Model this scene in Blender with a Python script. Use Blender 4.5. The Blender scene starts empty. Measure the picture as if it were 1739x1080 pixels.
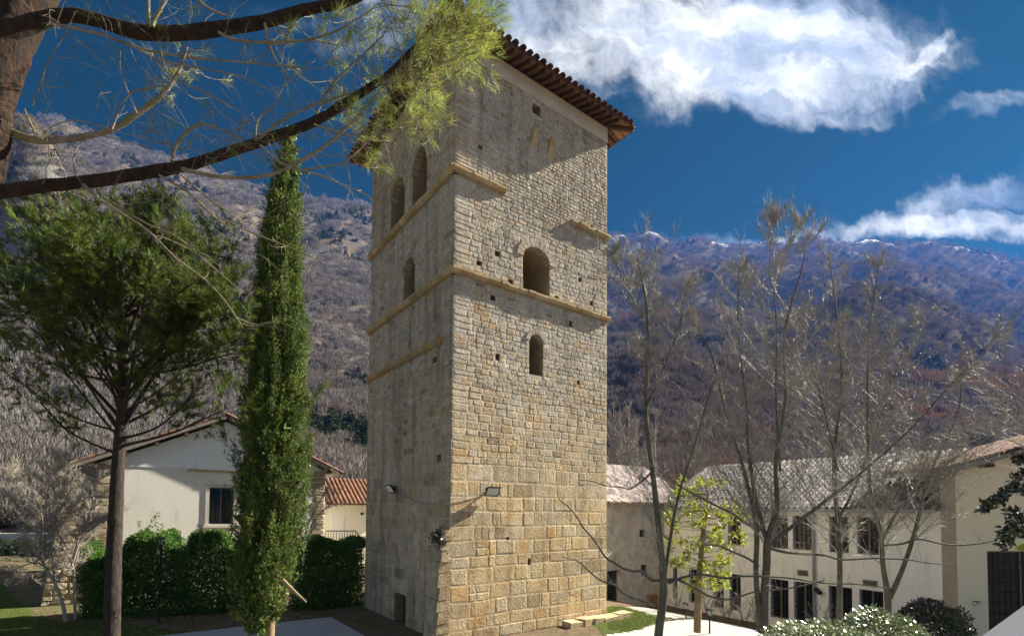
import bpy, math, random
import numpy as np
from mathutils import Vector, Matrix, noise as mnoise

random.seed(7); RNG = np.random.default_rng(11)
R = math.radians
sc = bpy.context.scene
COL = sc.collection

# ------------------------------------------------------------------ camera
F_PX, CX, CY = 860.0, 869.5, 827.0          # focal length and principal point on the 1739 px wide picture
TILT, ROLL, CAMZ = R(2.2), R(0.5), 4.3
_R0 = Vector((1, 0, 0)); _U0 = Vector((0, -math.sin(TILT), math.cos(TILT))); CF = Vector((0, math.cos(TILT), math.sin(TILT)))
CR = _R0*math.cos(ROLL) + _U0*math.sin(ROLL); CU = _U0*math.cos(ROLL) - _R0*math.sin(ROLL)
cam = bpy.data.cameras.new('camera'); camo = bpy.data.objects.new('camera', cam); COL.objects.link(camo)
cam.sensor_width = 36.0; cam.lens = F_PX/1739*36; cam.shift_x = 0; cam.shift_y = (CY-540)/1739
cam.clip_start = 0.1; cam.clip_end = 9000
m = Matrix((CR, CU, -CF)).transposed().to_4x4(); m.translation = (0, 0, CAMZ); camo.matrix_world = m
sc.camera = camo
# ------------------------------------------------------------------ light
SUN_AZ, SUN_EL = R(62.5), R(34.5)            # azimuth from +y towards +x
sd = bpy.data.lights.new('sun', 'SUN'); sd.energy = 5.0; sd.angle = R(0.53); sd.color = (1.0, 0.91, 0.76)
so = bpy.data.objects.new('sun', sd); COL.objects.link(so)
sv = Vector((math.sin(SUN_AZ)*math.cos(SUN_EL), math.cos(SUN_AZ)*math.cos(SUN_EL), math.sin(SUN_EL)))
so.rotation_euler = sv.to_track_quat('Z', 'Y').to_euler(); so.location = (30, 10, 60)
sc.view_settings.view_transform = 'Standard'; sc.view_settings.look = 'None'
sc.view_settings.exposure = 1.85; sc.view_settings.gamma = 1.0; sc.view_settings.use_curve_mapping = False
HAZE = 1

class NT:
    """tiny node-tree helper"""
    def __init__(s, tree): s.t = tree; s.n = tree.nodes; s.l = tree.links
    def node(s, typ, **kw):
        n = s.n.new(typ)
        for k, v in kw.items(): setattr(n, k, v)
        return n
    def put(s, sock, v):
        if hasattr(v, 'is_output') or isinstance(v, bpy.types.NodeSocket): s.l.new(v, sock)
        elif v is not None:
            if isinstance(v, (tuple, list)) and len(v) == 3 and sock.type == 'RGBA': v = (*v, 1)
            sock.default_value = v
    def m(s, op, a, b=None, c=None, clamp=False):
        n = s.node('ShaderNodeMath', operation=op, use_clamp=clamp)
        s.put(n.inputs[0], a)
        if b is not None: s.put(n.inputs[1], b)
        if c is not None: s.put(n.inputs[2], c)
        return n.outputs[0]
    def mr(s, v, a, b, c=0.0, d=1.0, smooth=True):
        n = s.node('ShaderNodeMapRange'); n.interpolation_type = 'SMOOTHSTEP' if smooth else 'LINEAR'
        for i, x in enumerate((v, a, b, c, d)): s.put(n.inputs[i], x)
        return n.outputs[0]
    def mix(s, f, a, b, blend='MIX'):
        n = s.node('ShaderNodeMix', data_type='RGBA', blend_type=blend)
        s.put(n.inputs[0], f); s.put(n.inputs[6], a); s.put(n.inputs[7], b)
        return n.outputs[2]
    def noise(s, vec, scale, detail=4.0, rough=0.55, dist=0.0, dim='3D'):
        n = s.node('ShaderNodeTexNoise', noise_dimensions=dim)
        if vec is not None: s.l.new(vec, n.inputs['Vector'])
        n.inputs['Scale'].default_value = scale; n.inputs['Detail'].default_value = detail
        n.inputs['Roughness'].default_value = rough; n.inputs['Distortion'].default_value = dist
        return n.outputs['Fac']
    def vmul(s, v, x):
        n = s.node('ShaderNodeVectorMath', operation='MULTIPLY'); s.put(n.inputs[0], v); n.inputs[1].default_value = x
        return n.outputs[0]
    def xyz(s, x, y, z):
        n = s.node('ShaderNodeCombineXYZ'); s.put(n.inputs[0], x); s.put(n.inputs[1], y); s.put(n.inputs[2], z); return n.outputs[0]
    def sep(s, v):
        n = s.node('ShaderNodeSeparateXYZ'); s.put(n.inputs[0], v); return n.outputs

# ------------------------------------------------------------------ world: Nishita sky with cirrus
w = bpy.data.worlds.new('World'); sc.world = w; w.use_nodes = True
T = NT(w.node_tree); T.n.clear()
sky = T.node('ShaderNodeTexSky', sky_type='NISHITA'); sky.sun_disc = False
sky.sun_elevation = SUN_EL; sky.sun_rotation = SUN_AZ; sky.altitude = 400; sky.air_density = 1.0; sky.dust_density = 0.2; sky.ozone_density = 3.0
skyc = T.mix(1.0, sky.outputs[0], (0.0, 0.078, 0.036), 'MULTIPLY')
gm = T.node('ShaderNodeGamma'); T.put(gm.inputs[0], skyc); gm.inputs[1].default_value = 1.0
skyc = gm.outputs[0]
tc = T.node('ShaderNodeTexCoord'); gen = tc.outputs['Generated']
dx, dy, dz = T.sep(gen)
front = T.m('MAXIMUM', dy, 0.12)
X = T.m('DIVIDE', dx, front); Z = T.m('DIVIDE', dz, front)       # tangent-plane coordinates of the northern half of the sky
def px2X(p): return (p-869.5)/F_PX
def py2Z(p): return (860-p)/F_PX
wv = T.xyz(X, Z, 0.0)
warp = T.noise(wv, 2.6, 5, 0.55); warp2 = T.noise(T.vmul(wv, (1, 1, 1)), 7.0, 5, 0.6)
Xw = T.m('ADD', X, T.m('MULTIPLY', T.m('SUBTRACT', warp, 0.5), 0.30))
Zw = T.m('ADD', Z, T.m('MULTIPLY', T.m('SUBTRACT', warp2, 0.5), 0.16))
def blob(cx, cy, rx, ry, ang=0.0, p=1.0, x=None, z=None):
    x = X if x is None else x; z = Z if z is None else z
    a = T.m('SUBTRACT', x, px2X(cx)); b = T.m('SUBTRACT', z, py2Z(cy))
    ca, sa = math.cos(ang), math.sin(ang)
    u = T.m('DIVIDE', T.m('ADD', T.m('MULTIPLY', a, ca), T.m('MULTIPLY', b, sa)), rx/F_PX)
    v = T.m('DIVIDE', T.m('SUBTRACT', T.m('MULTIPLY', b, ca), T.m('MULTIPLY', a, sa)), ry/F_PX)
    r = T.m('SQRT', T.m('ADD', T.m('MULTIPLY', u, u), T.m('MULTIPLY', v, v)))
    return T.m('MULTIPLY', T.mr(r, 1.0, 0.25, 0.0, 1.0), p)
big = T.m('MAXIMUM', blob(1300, 50, 420, 190, R(-3), 1.15, Xw, Zw), blob(960, 30, 330, 190, R(10), 0.75, Xw, Zw))
big = T.m('MULTIPLY', big, T.mr(Zw, py2Z(216), py2Z(178), 0.0, 1.0))
tail = blob(1560, 70, 110, 30, R(42), 0.8, Xw, Zw)
strip = blob(1640, 368, 340, 44, R(3), 0.78, Xw, Zw)
strip2 = blob(1660, 320, 130, 60, R(12), 0.62, Xw, Zw)
strip3 = blob(1340, 398, 330, 26, R(4), 0.50, Xw, Zw)
wisp = blob(1700, 150, 170, 40, R(18), 0.42, Xw, Zw)
left = blob(640, 0, 260, 90, R(0), 0.38, Xw, Zw)
msk = big
for q in (tail, strip, strip2, strip3, wisp, left): msk = T.m('MAXIMUM', msk, q)
# unseen sky behind and overhead: broken cloud added, cover widened for ambient fill
gv = T.vmul(gen, (1.4, 1.4, 4.0))
other = T.mr(T.noise(gv, 1.7, 5, 0.55), 0.43, 0.63, 0.0, 1.0)
behind = T.mr(dy, 0.42, 0.12, 0.0, 1.0)
zen = T.mr(Z, 1.10, 1.35, 0.0, 1.0)
elsewhere = T.m('MAXIMUM', behind, zen)
msk = T.m('MAXIMUM', msk, T.m('MULTIPLY', other, elsewhere))
fib = T.noise(T.xyz(T.m('MULTIPLY', Xw, 2.2), T.m('ADD', T.m('MULTIPLY', Zw, 4.0), T.m('MULTIPLY', X, 0.8)), 0.3), 2.6, 9, 0.6, 0.5)
fib2 = T.noise(T.xyz(T.m('MULTIPLY', X, 6.0), T.m('ADD', T.m('MULTIPLY', Z, 3.2), T.m('MULTIPLY', X, 2.0)), 5.3), 3.0, 8, 0.65, 0.4)
tex = T.m('ADD', T.m('MULTIPLY', fib, 0.65), T.m('MULTIPLY', fib2, 0.35))
dens = T.m('ADD', T.m('MULTIPLY', msk, 1.25), T.m('MULTIPLY', T.m('SUBTRACT', tex, 0.52), 2.9))
dens = T.m('MULTIPLY', T.mr(dens, 0.05, 1.5, 0.0, 0.98), T.mr(msk, 0.0, 0.22, 0.0, 1.0))
shade = T.mr(T.noise(T.xyz(T.m('MULTIPLY', Xw, 1.3), T.m('MULTIPLY', Zw, 2.6), 2.0), 2.8, 6, 0.6), 0.36, 0.62, 0.0, 1.0)
ccol = T.mix(shade, (2.9, 3.4, 4.1), (6.4, 6.4, 6.1))
fin = T.mix(dens, skyc, ccol)
bg = T.node('ShaderNodeBackground'); T.put(bg.inputs[0], fin); bg.inputs[1].default_value = 0.06
wo = T.node('ShaderNodeOutputWorld'); T.l.new(bg.outputs[0], wo.inputs[0])

# ------------------------------------------------------------------ pixel -> place
def ray(px, py):
    return (CF*F_PX + CR*(px-CX) + CU*(CY-py)) / F_PX
def P(px, py, d):                                   # point seen at (px,py) whose distance along +y is d
    r = ray(px, py); return Vector((0, 0, CAMZ)) + r*(d/r.y)
def Pz(px, py, z):                                  # point seen at (px,py) on the level z
    r = ray(px, py); return Vector((0, 0, CAMZ)) + r*((z-CAMZ)/r.z)
A = math.atan2(1170, 860)
UX = Vector((math.sin(A), math.cos(A), 0)); VX = Vector((-math.cos(A), math.sin(A), 0))
ROTZ = math.atan2(UX.y, UX.x)
TC = Vector((-1.91, 15.8, 0))                        # near corner of the tower
def T3(u, v, z): return TC + UX*u + VX*v + Vector((0, 0, z))
def hit_v(px, py, v=0.0):                           # -> (u, z) on the plane v = const of the tower grid
    r = ray(px, py); o = Vector((0, 0, CAMZ)) - TC
    t = (v - o.dot(VX))/r.dot(VX); q = o + r*t; return q.dot(UX), q.z
def hit_u(px, py, u=0.0):                           # -> (v, z) on the plane u = const
    r = ray(px, py); o = Vector((0, 0, CAMZ)) - TC
    t = (u - o.dot(UX))/r.dot(UX); q = o + r*t; return q.dot(VX), q.z
def to_uv(p): q = Vector(p) - TC; return q.dot(UX), q.dot(VX)

# ------------------------------------------------------------------ materials
MATS = {}
def pmat(name, c1, c2=None, scale=5.0, detail=5, rough=0.85, bump=0.0, bscale=None, tone=True, spec=0.3, stretch=(1, 1, 1), metal=0.0, coord='obj', extra=None, transl=0.0, bdist=0.02):
    if name in MATS: return MATS[name]
    mt = bpy.data.materials.new(name); mt.use_nodes = True; t = NT(mt.node_tree)
    pb = t.n['Principled BSDF']; out = t.n['Material Output']
    if coord == 'world': vec = t.node('ShaderNodeNewGeometry').outputs['Position']
    else: vec = t.node('ShaderNodeTexCoord').outputs['Object']
    if stretch != (1, 1, 1): vec = t.vmul(vec, stretch)
    col = c1
    if c2 is not None:
        f = t.mr(t.noise(vec, scale, detail, 0.6), 0.3, 0.7); col = t.mix(f, c1, c2)
    if extra: col = extra(t, vec, col)
    if tone:
        a = t.node('ShaderNodeAttribute', attribute_name='tone'); col = t.mix(1.0, col, a.outputs['Color'], 'MULTIPLY')
    t.put(pb.inputs['Base Color'], col); pb.inputs['Roughness'].default_value = rough
    pb.inputs['Specular IOR Level'].default_value = spec; pb.inputs['Metallic'].default_value = metal
    if bump:
        b = t.node('ShaderNodeBump'); b.inputs['Strength'].default_value = bump; b.inputs['Distance'].default_value = bdist
        t.put(b.inputs['Height'], t.noise(vec, bscale or scale*3, 6, 0.65)); t.l.new(b.outputs[0], pb.inputs['Normal'])
    if transl:
        tr = t.node('ShaderNodeBsdfTranslucent'); t.put(tr.inputs[0], col); ms = t.node('ShaderNodeMixShader'); ms.inputs[0].default_value = transl
        t.l.new(pb.outputs[0], ms.inputs[1]); t.l.new(tr.outputs[0], ms.inputs[2]); t.l.new(ms.outputs[0], out.inputs['Surface'])
    MATS[name] = mt; return mt

def stone_extra(t, vec, col):
    g_ = t.node('ShaderNodeNewGeometry'); p = g_.outputs['Position']; nx, ny, nz_ = t.sep(g_.outputs['True Normal'])
    x, y, z = t.sep(p)
    big_ = t.noise(p, 0.55, 5, 0.65)
    shy = t.mr(t.m('SUBTRACT', t.m('MULTIPLY', nx, -0.806), t.m('MULTIPLY', ny, 0.592)), 0.3, 0.8)      # one on the left-hand face: more stain, less gold and ochre
    # golden travertine low on the tower, grey limestone higher up
    gold = t.mr(t.m('ADD', z, t.m('MULTIPLY', t.m('SUBTRACT', big_, 0.5), 12.0)), 10.5, 3.0)
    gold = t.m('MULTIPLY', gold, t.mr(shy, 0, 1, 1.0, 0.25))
    col = t.mix(gold, t.mix(1.0, col, (0.93, 0.96, 1.0), 'MULTIPLY'), t.mix(1.0, col, (1.09, 0.99, 0.79), 'MULTIPLY'))
    och = t.mr(t.noise(p, 1.3, 6, 0.7), 0.53, 0.66)
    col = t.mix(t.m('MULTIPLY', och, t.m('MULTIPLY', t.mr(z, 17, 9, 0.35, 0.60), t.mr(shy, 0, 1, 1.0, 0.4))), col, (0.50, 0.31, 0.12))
    pale = t.mr(t.noise(t.vmul(p, (1, 1, 1.6)), 0.9, 6, 0.7), 0.56, 0.68); col = t.mix(t.m('MULTIPLY', pale, 0.6), col, (0.70, 0.65, 0.53))
    # dark vertical run-off stains
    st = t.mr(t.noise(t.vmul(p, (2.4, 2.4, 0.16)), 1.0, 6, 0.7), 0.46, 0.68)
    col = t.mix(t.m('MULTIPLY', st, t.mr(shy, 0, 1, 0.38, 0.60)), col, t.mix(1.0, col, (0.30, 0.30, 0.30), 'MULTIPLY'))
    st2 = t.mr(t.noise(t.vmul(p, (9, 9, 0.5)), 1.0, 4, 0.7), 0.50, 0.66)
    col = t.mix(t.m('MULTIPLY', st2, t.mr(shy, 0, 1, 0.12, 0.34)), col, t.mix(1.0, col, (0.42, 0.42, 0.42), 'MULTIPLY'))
    gr = t.mr(t.noise(p, 0.8, 5, 0.7), 0.50, 0.62); col = t.mix(t.m('MULTIPLY', gr, 0.35), col, t.mix(1.0, col, (0.62, 0.62, 0.63), 'MULTIPLY'))
    pit = t.mr(t.noise(p, 11.0, 5, 0.75), 0.56, 0.66)
    col = t.mix(t.m('MULTIPLY', pit, 0.6), col, (0.13, 0.105, 0.07))
    fine_ = t.mr(t.noise(p, 30.0, 3, 0.7), 0.35, 0.65, 0.72, 1.22); col = t.mix(1.0, col, fine_, 'MULTIPLY')
    lich = t.mr(t.noise(p, 5.0, 6, 0.75), 0.60, 0.68)
    return t.mix(t.m('MULTIPLY', lich, 0.55), col, (0.68, 0.65, 0.56))
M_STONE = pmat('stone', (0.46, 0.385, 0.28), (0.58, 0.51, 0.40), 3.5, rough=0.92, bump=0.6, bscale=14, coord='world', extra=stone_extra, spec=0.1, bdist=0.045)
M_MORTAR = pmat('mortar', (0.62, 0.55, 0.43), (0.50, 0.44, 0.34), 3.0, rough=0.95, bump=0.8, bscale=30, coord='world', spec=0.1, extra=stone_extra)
M_CORN = pmat('cornice_stone', (0.42, 0.29, 0.13), (0.50, 0.42, 0.29), 2.5, rough=0.9, bump=0.6, bscale=20, coord='world', spec=0.15)
M_PLASTER = pmat('pale_plaster', (0.62, 0.58, 0.50), (0.54, 0.50, 0.43), 1.2, rough=0.9, bump=0.25, bscale=14, coord='world')
def dirty(t, vec, col):
    s_ = t.mr(t.noise(t.vmul(vec, (3, 3, 0.5)), 1.2, 5, 0.65), 0.52, 0.75); return t.mix(t.m('MULTIPLY', s_, 0.42), col, (0.45, 0.41, 0.34))
M_CREAM = pmat('cream_render', (0.80, 0.77, 0.69), (0.74, 0.71, 0.63), 0.5, rough=0.9, bump=0.15, bscale=10, coord='world', extra=dirty)
M_WHITE = pmat('white_render', (0.85, 0.86, 0.84), (0.80, 0.81, 0.79), 0.6, rough=0.9, bump=0.15, bscale=10, coord='world', extra=dirty)
M_YEL = pmat('yellow_render', (0.88, 0.80, 0.56), (0.83, 0.75, 0.53), 0.6, rough=0.9, bump=0.15, bscale=10, coord='world')
M_TILE = pmat('roof_tile', (0.30, 0.15, 0.09), (0.20, 0.12, 0.08), 6, rough=0.85, bump=0.4, bscale=30, coord='world')
M_TILEG = pmat('grey_roof_tile', (0.125, 0.11, 0.105), (0.07, 0.06, 0.06), 5, rough=0.7, bump=0.4, bscale=30, coord='world', spec=0.4)
M_WOOD = pmat('dark_wood', (0.085, 0.045, 0.025), (0.13, 0.07, 0.04), 9, rough=0.8, bump=0.4, coord='world')
M_BRICK = pmat('eave_brick', (0.30, 0.15, 0.08), (0.38, 0.21, 0.12), 6, rough=0.9, coord='world')
M_GREYW = pmat('grey_wood', (0.20, 0.17, 0.15), (0.28, 0.25, 0.22), 6, rough=0.85, bump=0.3, coord='world')
M_IRON = pmat('dark_iron', (0.025, 0.027, 0.03), rough=0.55, metal=0.4)
M_PIPE = pmat('grey_metal', (0.30, 0.31, 0.33), rough=0.5, metal=0.4)
M_GLASS = pmat('window_glass', (0.015, 0.02, 0.024), rough=0.06, spec=0.3)
M_DARK = pmat('dark_interior', (0.015, 0.014, 0.013), rough=0.9)
M_LAMPG = pmat('lamp_glass', (0.35, 0.40, 0.36), rough=0.12, spec=0.8)
M_BARKP = pmat('pine_bark', (0.048, 0.024, 0.013), (0.012, 0.010, 0.009), 22, rough=0.95, bump=1.0, bscale=28, stretch=(1, 1, 0.6), bdist=0.03)
M_BARKD = pmat('dark_pine_bark', (0.055, 0.040, 0.032), (0.022, 0.018, 0.015), 14, rough=0.95, bump=1.0, bscale=20, stretch=(1, 1, 0.35), bdist=0.03)
def moss(t, vec, col):
    s_ = t.mr(t.noise(vec, 4.0, 4, 0.6), 0.48, 0.62); return t.mix(t.m('MULTIPLY', s_, 0.7), col, (0.16, 0.15, 0.035))
M_TWIG = pmat('grey_bark', (0.25, 0.22, 0.17), (0.14, 0.115, 0.08), 9, rough=0.9, bump=0.4, bscale=30, extra=moss)
M_BARE = pmat('smooth_grey_bark', (0.135, 0.125, 0.085), (0.075, 0.07, 0.048), 6, rough=0.75, bump=0.5, bscale=20, spec=0.4)
M_NEED = pmat('pine_needles', (0.31, 0.36, 0.08), (0.17, 0.22, 0.05), 3, rough=0.5, transl=0.45, spec=0.4)
M_NEEDD = pmat('dark_pine_needles', (0.12, 0.16, 0.022), (0.06, 0.10, 0.016), 1.5, rough=0.55, transl=0.25)
M_CYP = pmat('cypress_leaf', (0.135, 0.19, 0.042), (0.075, 0.12, 0.028), 2, rough=0.6, transl=0.25)
M_HEDGE = pmat('hedge_leaf', (0.075, 0.16, 0.03), (0.10, 0.20, 0.045), 3, rough=0.5, transl=0.25, spec=0.25)
M_YLEAF = pmat('yellow_green_leaf', (0.34, 0.36, 0.04), (0.22, 0.28, 0.04), 3, rough=0.4, transl=0.5, spec=0.5)
M_GLOSS = pmat('glossy_leaf', (0.13, 0.18, 0.07), (0.18, 0.22, 0.10), 5, rough=0.24, transl=0.1, spec=1.0)
M_DLEAF = pmat('dark_leaf', (0.025, 0.04, 0.025), (0.04, 0.055, 0.03), 5, rough=0.3, spec=0.5)
M_STEM = pmat('trunk_bark', (0.26, 0.19, 0.10), (0.18, 0.13, 0.07), 8, rough=0.9, bump=0.4)

# ------------------------------------------------------------------ mesh helpers
def tagp(o, label=None, cat=None, group=None, kind=None):
    if label: o['label'] = label
    if cat: o['category'] = cat
    if group: o['group'] = group
    if kind: o['kind'] = kind
    return o
def empty(name, loc, rz, label, cat, group=None):
    o = bpy.data.objects.new(name, None); COL.objects.link(o); o.location = loc; o.rotation_euler = (0, 0, rz); o.empty_display_size = 0.3
    return tagp(o, label, cat, group)
def npmesh(name, V, F, mat, parent=None, tone=None, smooth=False, kind=None, mats=None, fm=None):
    V = np.asarray(V, dtype=np.float32).reshape(-1, 3); F = np.asarray(F, dtype=np.int32); k = F.shape[1]; n = len(F)
    me = bpy.data.meshes.new(name); me.vertices.add(len(V)); me.vertices.foreach_set('co', V.ravel())
    me.loops.add(n*k); me.loops.foreach_set('vertex_index', F.ravel())
    me.polygons.add(n); me.polygons.foreach_set('loop_start', np.arange(0, n*k, k, dtype=np.int32))
    if smooth: me.polygons.foreach_set('use_smooth', np.ones(n, dtype=bool))
    me.update(calc_edges=True)
    at = me.attributes.new('tone', 'FLOAT_COLOR', 'CORNER')
    c = np.ones((n, 4), dtype=np.float32)
    if tone is not None: c[:, :3] = np.asarray(tone, dtype=np.float32).reshape(n, -1)
    at.data.foreach_set('color', np.repeat(c, k, axis=0).ravel())
    me.materials.append(mat)
    o = bpy.data.objects.new(name, me); COL.objects.link(o)
    if parent: o.parent = parent
    if kind: o['kind'] = kind
    return o
class MB:
    """collects polygons with a tone per polygon, then links ONE mesh object"""
    def __init__(s): s.v = []; s.f = []; s.t = []
    def poly(s, pts, tone=(1, 1, 1)):
        b = len(s.v); s.v += [tuple(p) for p in pts]; s.f.append(tuple(range(b, b+len(pts)))); s.t.append(tone)
    def add(s, V, F, tone=(1, 1, 1)):
        b = len(s.v); s.v += [tuple(p) for p in V]; s.f += [tuple(i+b for i in f) for f in F]; s.t += [tone]*len(F)
    def box(s, a, b, tone=(1, 1, 1), bev=0.0, jit=0.0):
        (x0, y0, z0), (x1, y1, z1) = a, b
        if x0 > x1: x0, x1 = x1, x0
        if y0 > y1: y0, y1 = y1, y0
        if z0 > z1: z0, z1 = z1, z0
        V = [(x, y, z) for z in (z0, z1) for y in (y0, y1) for x in (x0, x1)]
        if jit: V = [tuple(c+random.uniform(-jit, jit) for c in p) for p in V]
        s.add(V, [(0, 2, 3, 1), (4, 5, 7, 6), (0, 1, 5, 4), (2, 6, 7, 3), (0, 4, 6, 2), (1, 3, 7, 5)], tone)
    def bar(s, p, q, w_, h_, tone=(1, 1, 1), up=Vector((0, 0, 1))):
        p = Vector(p); q = Vector(q); d = (q-p).normalized(); x = d.cross(up)
        if x.length < 1e-4: x = d.cross(Vector((0, 1, 0)))
        x.normalize(); y = x.cross(d)
        V = [c + x*(i*w_/2) + y*(j*h_/2) for c in (p, q) for i, j in ((-1, -1), (1, -1), (1, 1), (-1, 1))]
        s.add(V, [(0, 1, 2, 3), (7, 6, 5, 4), (0, 4, 5, 1), (1, 5, 6, 2), (2, 6, 7, 3), (3, 7, 4, 0)], tone)
    def tube(s, pts, rad, n=6, tone=(1, 1, 1), cap=True):
        pts = [Vector(p) for p in pts]; rings = []
        if not hasattr(rad, '__len__'): rad = [rad]*len(pts)
        ref = Vector((0.31, 0.17, 0.93)); px_ = None
        for i, p in enumerate(pts):
            d = (pts[min(i+1, len(pts)-1)] - pts[max(i-1, 0)])
            if d.length < 1e-7: d = Vector((0, 0, 1))
            d.normalize()
            x = (px_ - d*px_.dot(d)) if px_ is not None else d.cross(ref)
            if x.length < 1e-4: x = d.cross(Vector((1, 0, 0)))
            x.normalize(); px_ = x; y = d.cross(x)
            rings.append([p + (x*math.cos(2*math.pi*k/n) + y*math.sin(2*math.pi*k/n))*rad[i] for k in range(n)])
        V = [q for r in rings for q in r]; Fc = []
        for i in range(len(rings)-1):
            for k in range(n):
                a = i*n+k; b = i*n+(k+1) % n; Fc.append((a, b, b+n, a+n))
        if cap: Fc += [tuple(range(n-1, -1, -1)), tuple(range((len(rings)-1)*n, len(rings)*n))]
        s.add(V, Fc, tone)
    def ball(s, c, r, nu=8, nv=6, tone=(1, 1, 1), sq=(1, 1, 1)):
        V = []; Fc = []
        for j in range(nv+1):
            th = math.pi*j/nv
            for i in range(nu):
                ph = 2*math.pi*i/nu; V.append((c[0]+r*sq[0]*math.sin(th)*math.cos(ph), c[1]+r*sq[1]*math.sin(th)*math.sin(ph), c[2]+r*sq[2]*math.cos(th)))
        for j in range(nv):
            for i in range(nu): Fc.append((j*nu+i, (j+1)*nu+i, (j+1)*nu+(i+1) % nu, j*nu+(i+1) % nu))
        s.add(V, Fc, tone)
    def build(s, name, mat, parent=None, kind=None, smooth=False):
        me = bpy.data.meshes.new(name); me.from_pydata(s.v, [], s.f); me.update()
        at = me.attributes.new('tone', 'FLOAT_COLOR', 'CORNER'); c = []
        for p, t in zip(me.polygons, s.t): c += [t[0], t[1], t[2], 1.0]*p.loop_total
        at.data.foreach_set('color', c)
        if smooth: me.polygons.foreach_set('use_smooth', [True]*len(me.polygons))
        me.materials.append(mat); o = bpy.data.objects.new(name, me); COL.objects.link(o)
        if parent: o.parent = parent
        if kind: o['kind'] = kind
        return o
def copyo(o, parent=None, loc=None):
    c = o.copy(); COL.objects.link(c)
    if parent: c.parent = parent
    if loc is not None: c.location = loc
    return c
def copy_tree(o, parent=None):
    c = o.copy(); COL.objects.link(c)
    if parent: c.parent = parent
    for ch in list(o.children): copy_tree(ch, c)
    return c
def vnoise(x, y, seed=0):                          # numpy value noise
    xi = np.floor(x).astype(np.int64); yi = np.floor(y).astype(np.int64); fx = x-xi; fy = y-yi
    fx = fx*fx*(3-2*fx); fy = fy*fy*(3-2*fy)
    def h(a, b):
        n = (a*374761393 + b*668265263 + seed*1442695041) & 0xffffffff
        n = ((n ^ (n >> 13))*1274126177) & 0xffffffff
        return ((n ^ (n >> 16)) & 0xffff)/65535.0
    return (h(xi, yi)*(1-fx)+h(xi+1, yi)*fx)*(1-fy) + (h(xi, yi+1)*(1-fx)+h(xi+1, yi+1)*fx)*fy
def fbm(x, y, oct=5, seed=0, gain=0.5):
    s_ = 0; a = 1; t_ = 0
    for i in range(oct): s_ = s_ + a*(vnoise(x, y, seed+i)-0.5); t_ += a; a *= gain; x = x*2.03+17.1; y = y*2.03+9.7
    return s_/t_

# ================================================================== GROUND
def gz(x, y):
    u = (x-TC.x)*UX.x + (y-TC.y)*UX.y
    t = np.clip((u-9.0)/8.0, 0, 1); return -1.5*t*t*(3-2*t)
# ------------------------------------------------------------------ valley and mountains
def ridge(pts):                                    # skyline given by picture points at one distance
    a = [(p[0]-CX)/F_PX for p in pts]; s_ = []
    for (px, py) in pts: r = ray(px, py); s_.append(r.z/r.y)
    return a, s_
RIDGES = [   # distance, (px,py)..., ruggedness
 (45, None, [(-600, 905), (0, 908), (300, 905), (700, 915), (1100, 905), (1739, 910), (2400, 905)]),
 (75, None, [(-600, 820), (0, 840), (150, 850), (400, 840), (600, 850), (700, 880), (1100, 880), (1739, 885), (2400, 880)]),
 (150, None, [(-600, 650), (0, 700), (300, 745), (560, 770), (640, 800), (900, 830), (1037, 790), (1200, 780), (1500, 800), (1739, 800), (2400, 790)]),
 (270, None, [(-600, 380), (0, 470), (120, 500), (300, 560), (560, 640), (700, 660), (1037, 590), (1110, 575), (1200, 612), (1300, 640), (1450, 630), (1600, 640), (1739, 660), (2400, 640)]),
 (330, None, [(-600, 170), (-50, 190), (20, 200), (64, 240), (110, 340), (200, 460), (300, 500), (560, 560), (700, 640), (1037, 640), (1200, 660), (1400, 680), (1739, 700), (2400, 700)]),
 (520, None, [(-600, 160), (0, 300), (120, 350), (300, 400), (450, 440), (560, 460), (700, 520), (1037, 560), (1120, 545), (1250, 545), (1350, 520), (1450, 490), (1540, 492), (1640, 540), (1739, 585), (2400, 600)]),
 (660, None, [(-600, 160), (0, 260), (120, 290), (300, 340), (450, 380), (560, 405), (700, 480), (1037, 560), (1300, 580), (1540, 560), (1739, 640), (2400, 640)]),
 (900, None, [(-600, 150), (0, 200), (60, 205), (120, 215), (200, 245), (300, 285), (430, 322), (520, 352), (600, 372), (700, 400), (1037, 450), (1110, 440), (1200, 458), (1300, 470), (1400, 446), (1500, 450), (1600, 470), (1739, 505), (2400, 520)]),
 (1150, None, [(-600, 250), (0, 285), (120, 300), (200, 310), (430, 330), (520, 345), (600, 355), (640, 362), (700, 400), (1037, 455), (1250, 450), (1400, 450), (1600, 470), (1739, 505), (2400, 520)]),
 (1450, None, [(-600, 300), (430, 352), (520, 355), (600, 358), (700, 370), (900, 385), (1037, 398), (1080, 400), (1110, 398), (1150, 407), (1190, 402), (1230, 412), (1290, 418), (1340, 424), (1370, 408), (1405, 402), (1440, 408), (1500, 410), (1560, 416), (1590, 413), (1640, 420), (1690, 427), (1739, 440), (2400, 470)]),
 (1900, None, [(-600, 520), (1739, 520), (2400, 560)]),
 (2600, None, [(-600, 640), (1739, 640), (2400, 640)]),
]
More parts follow.
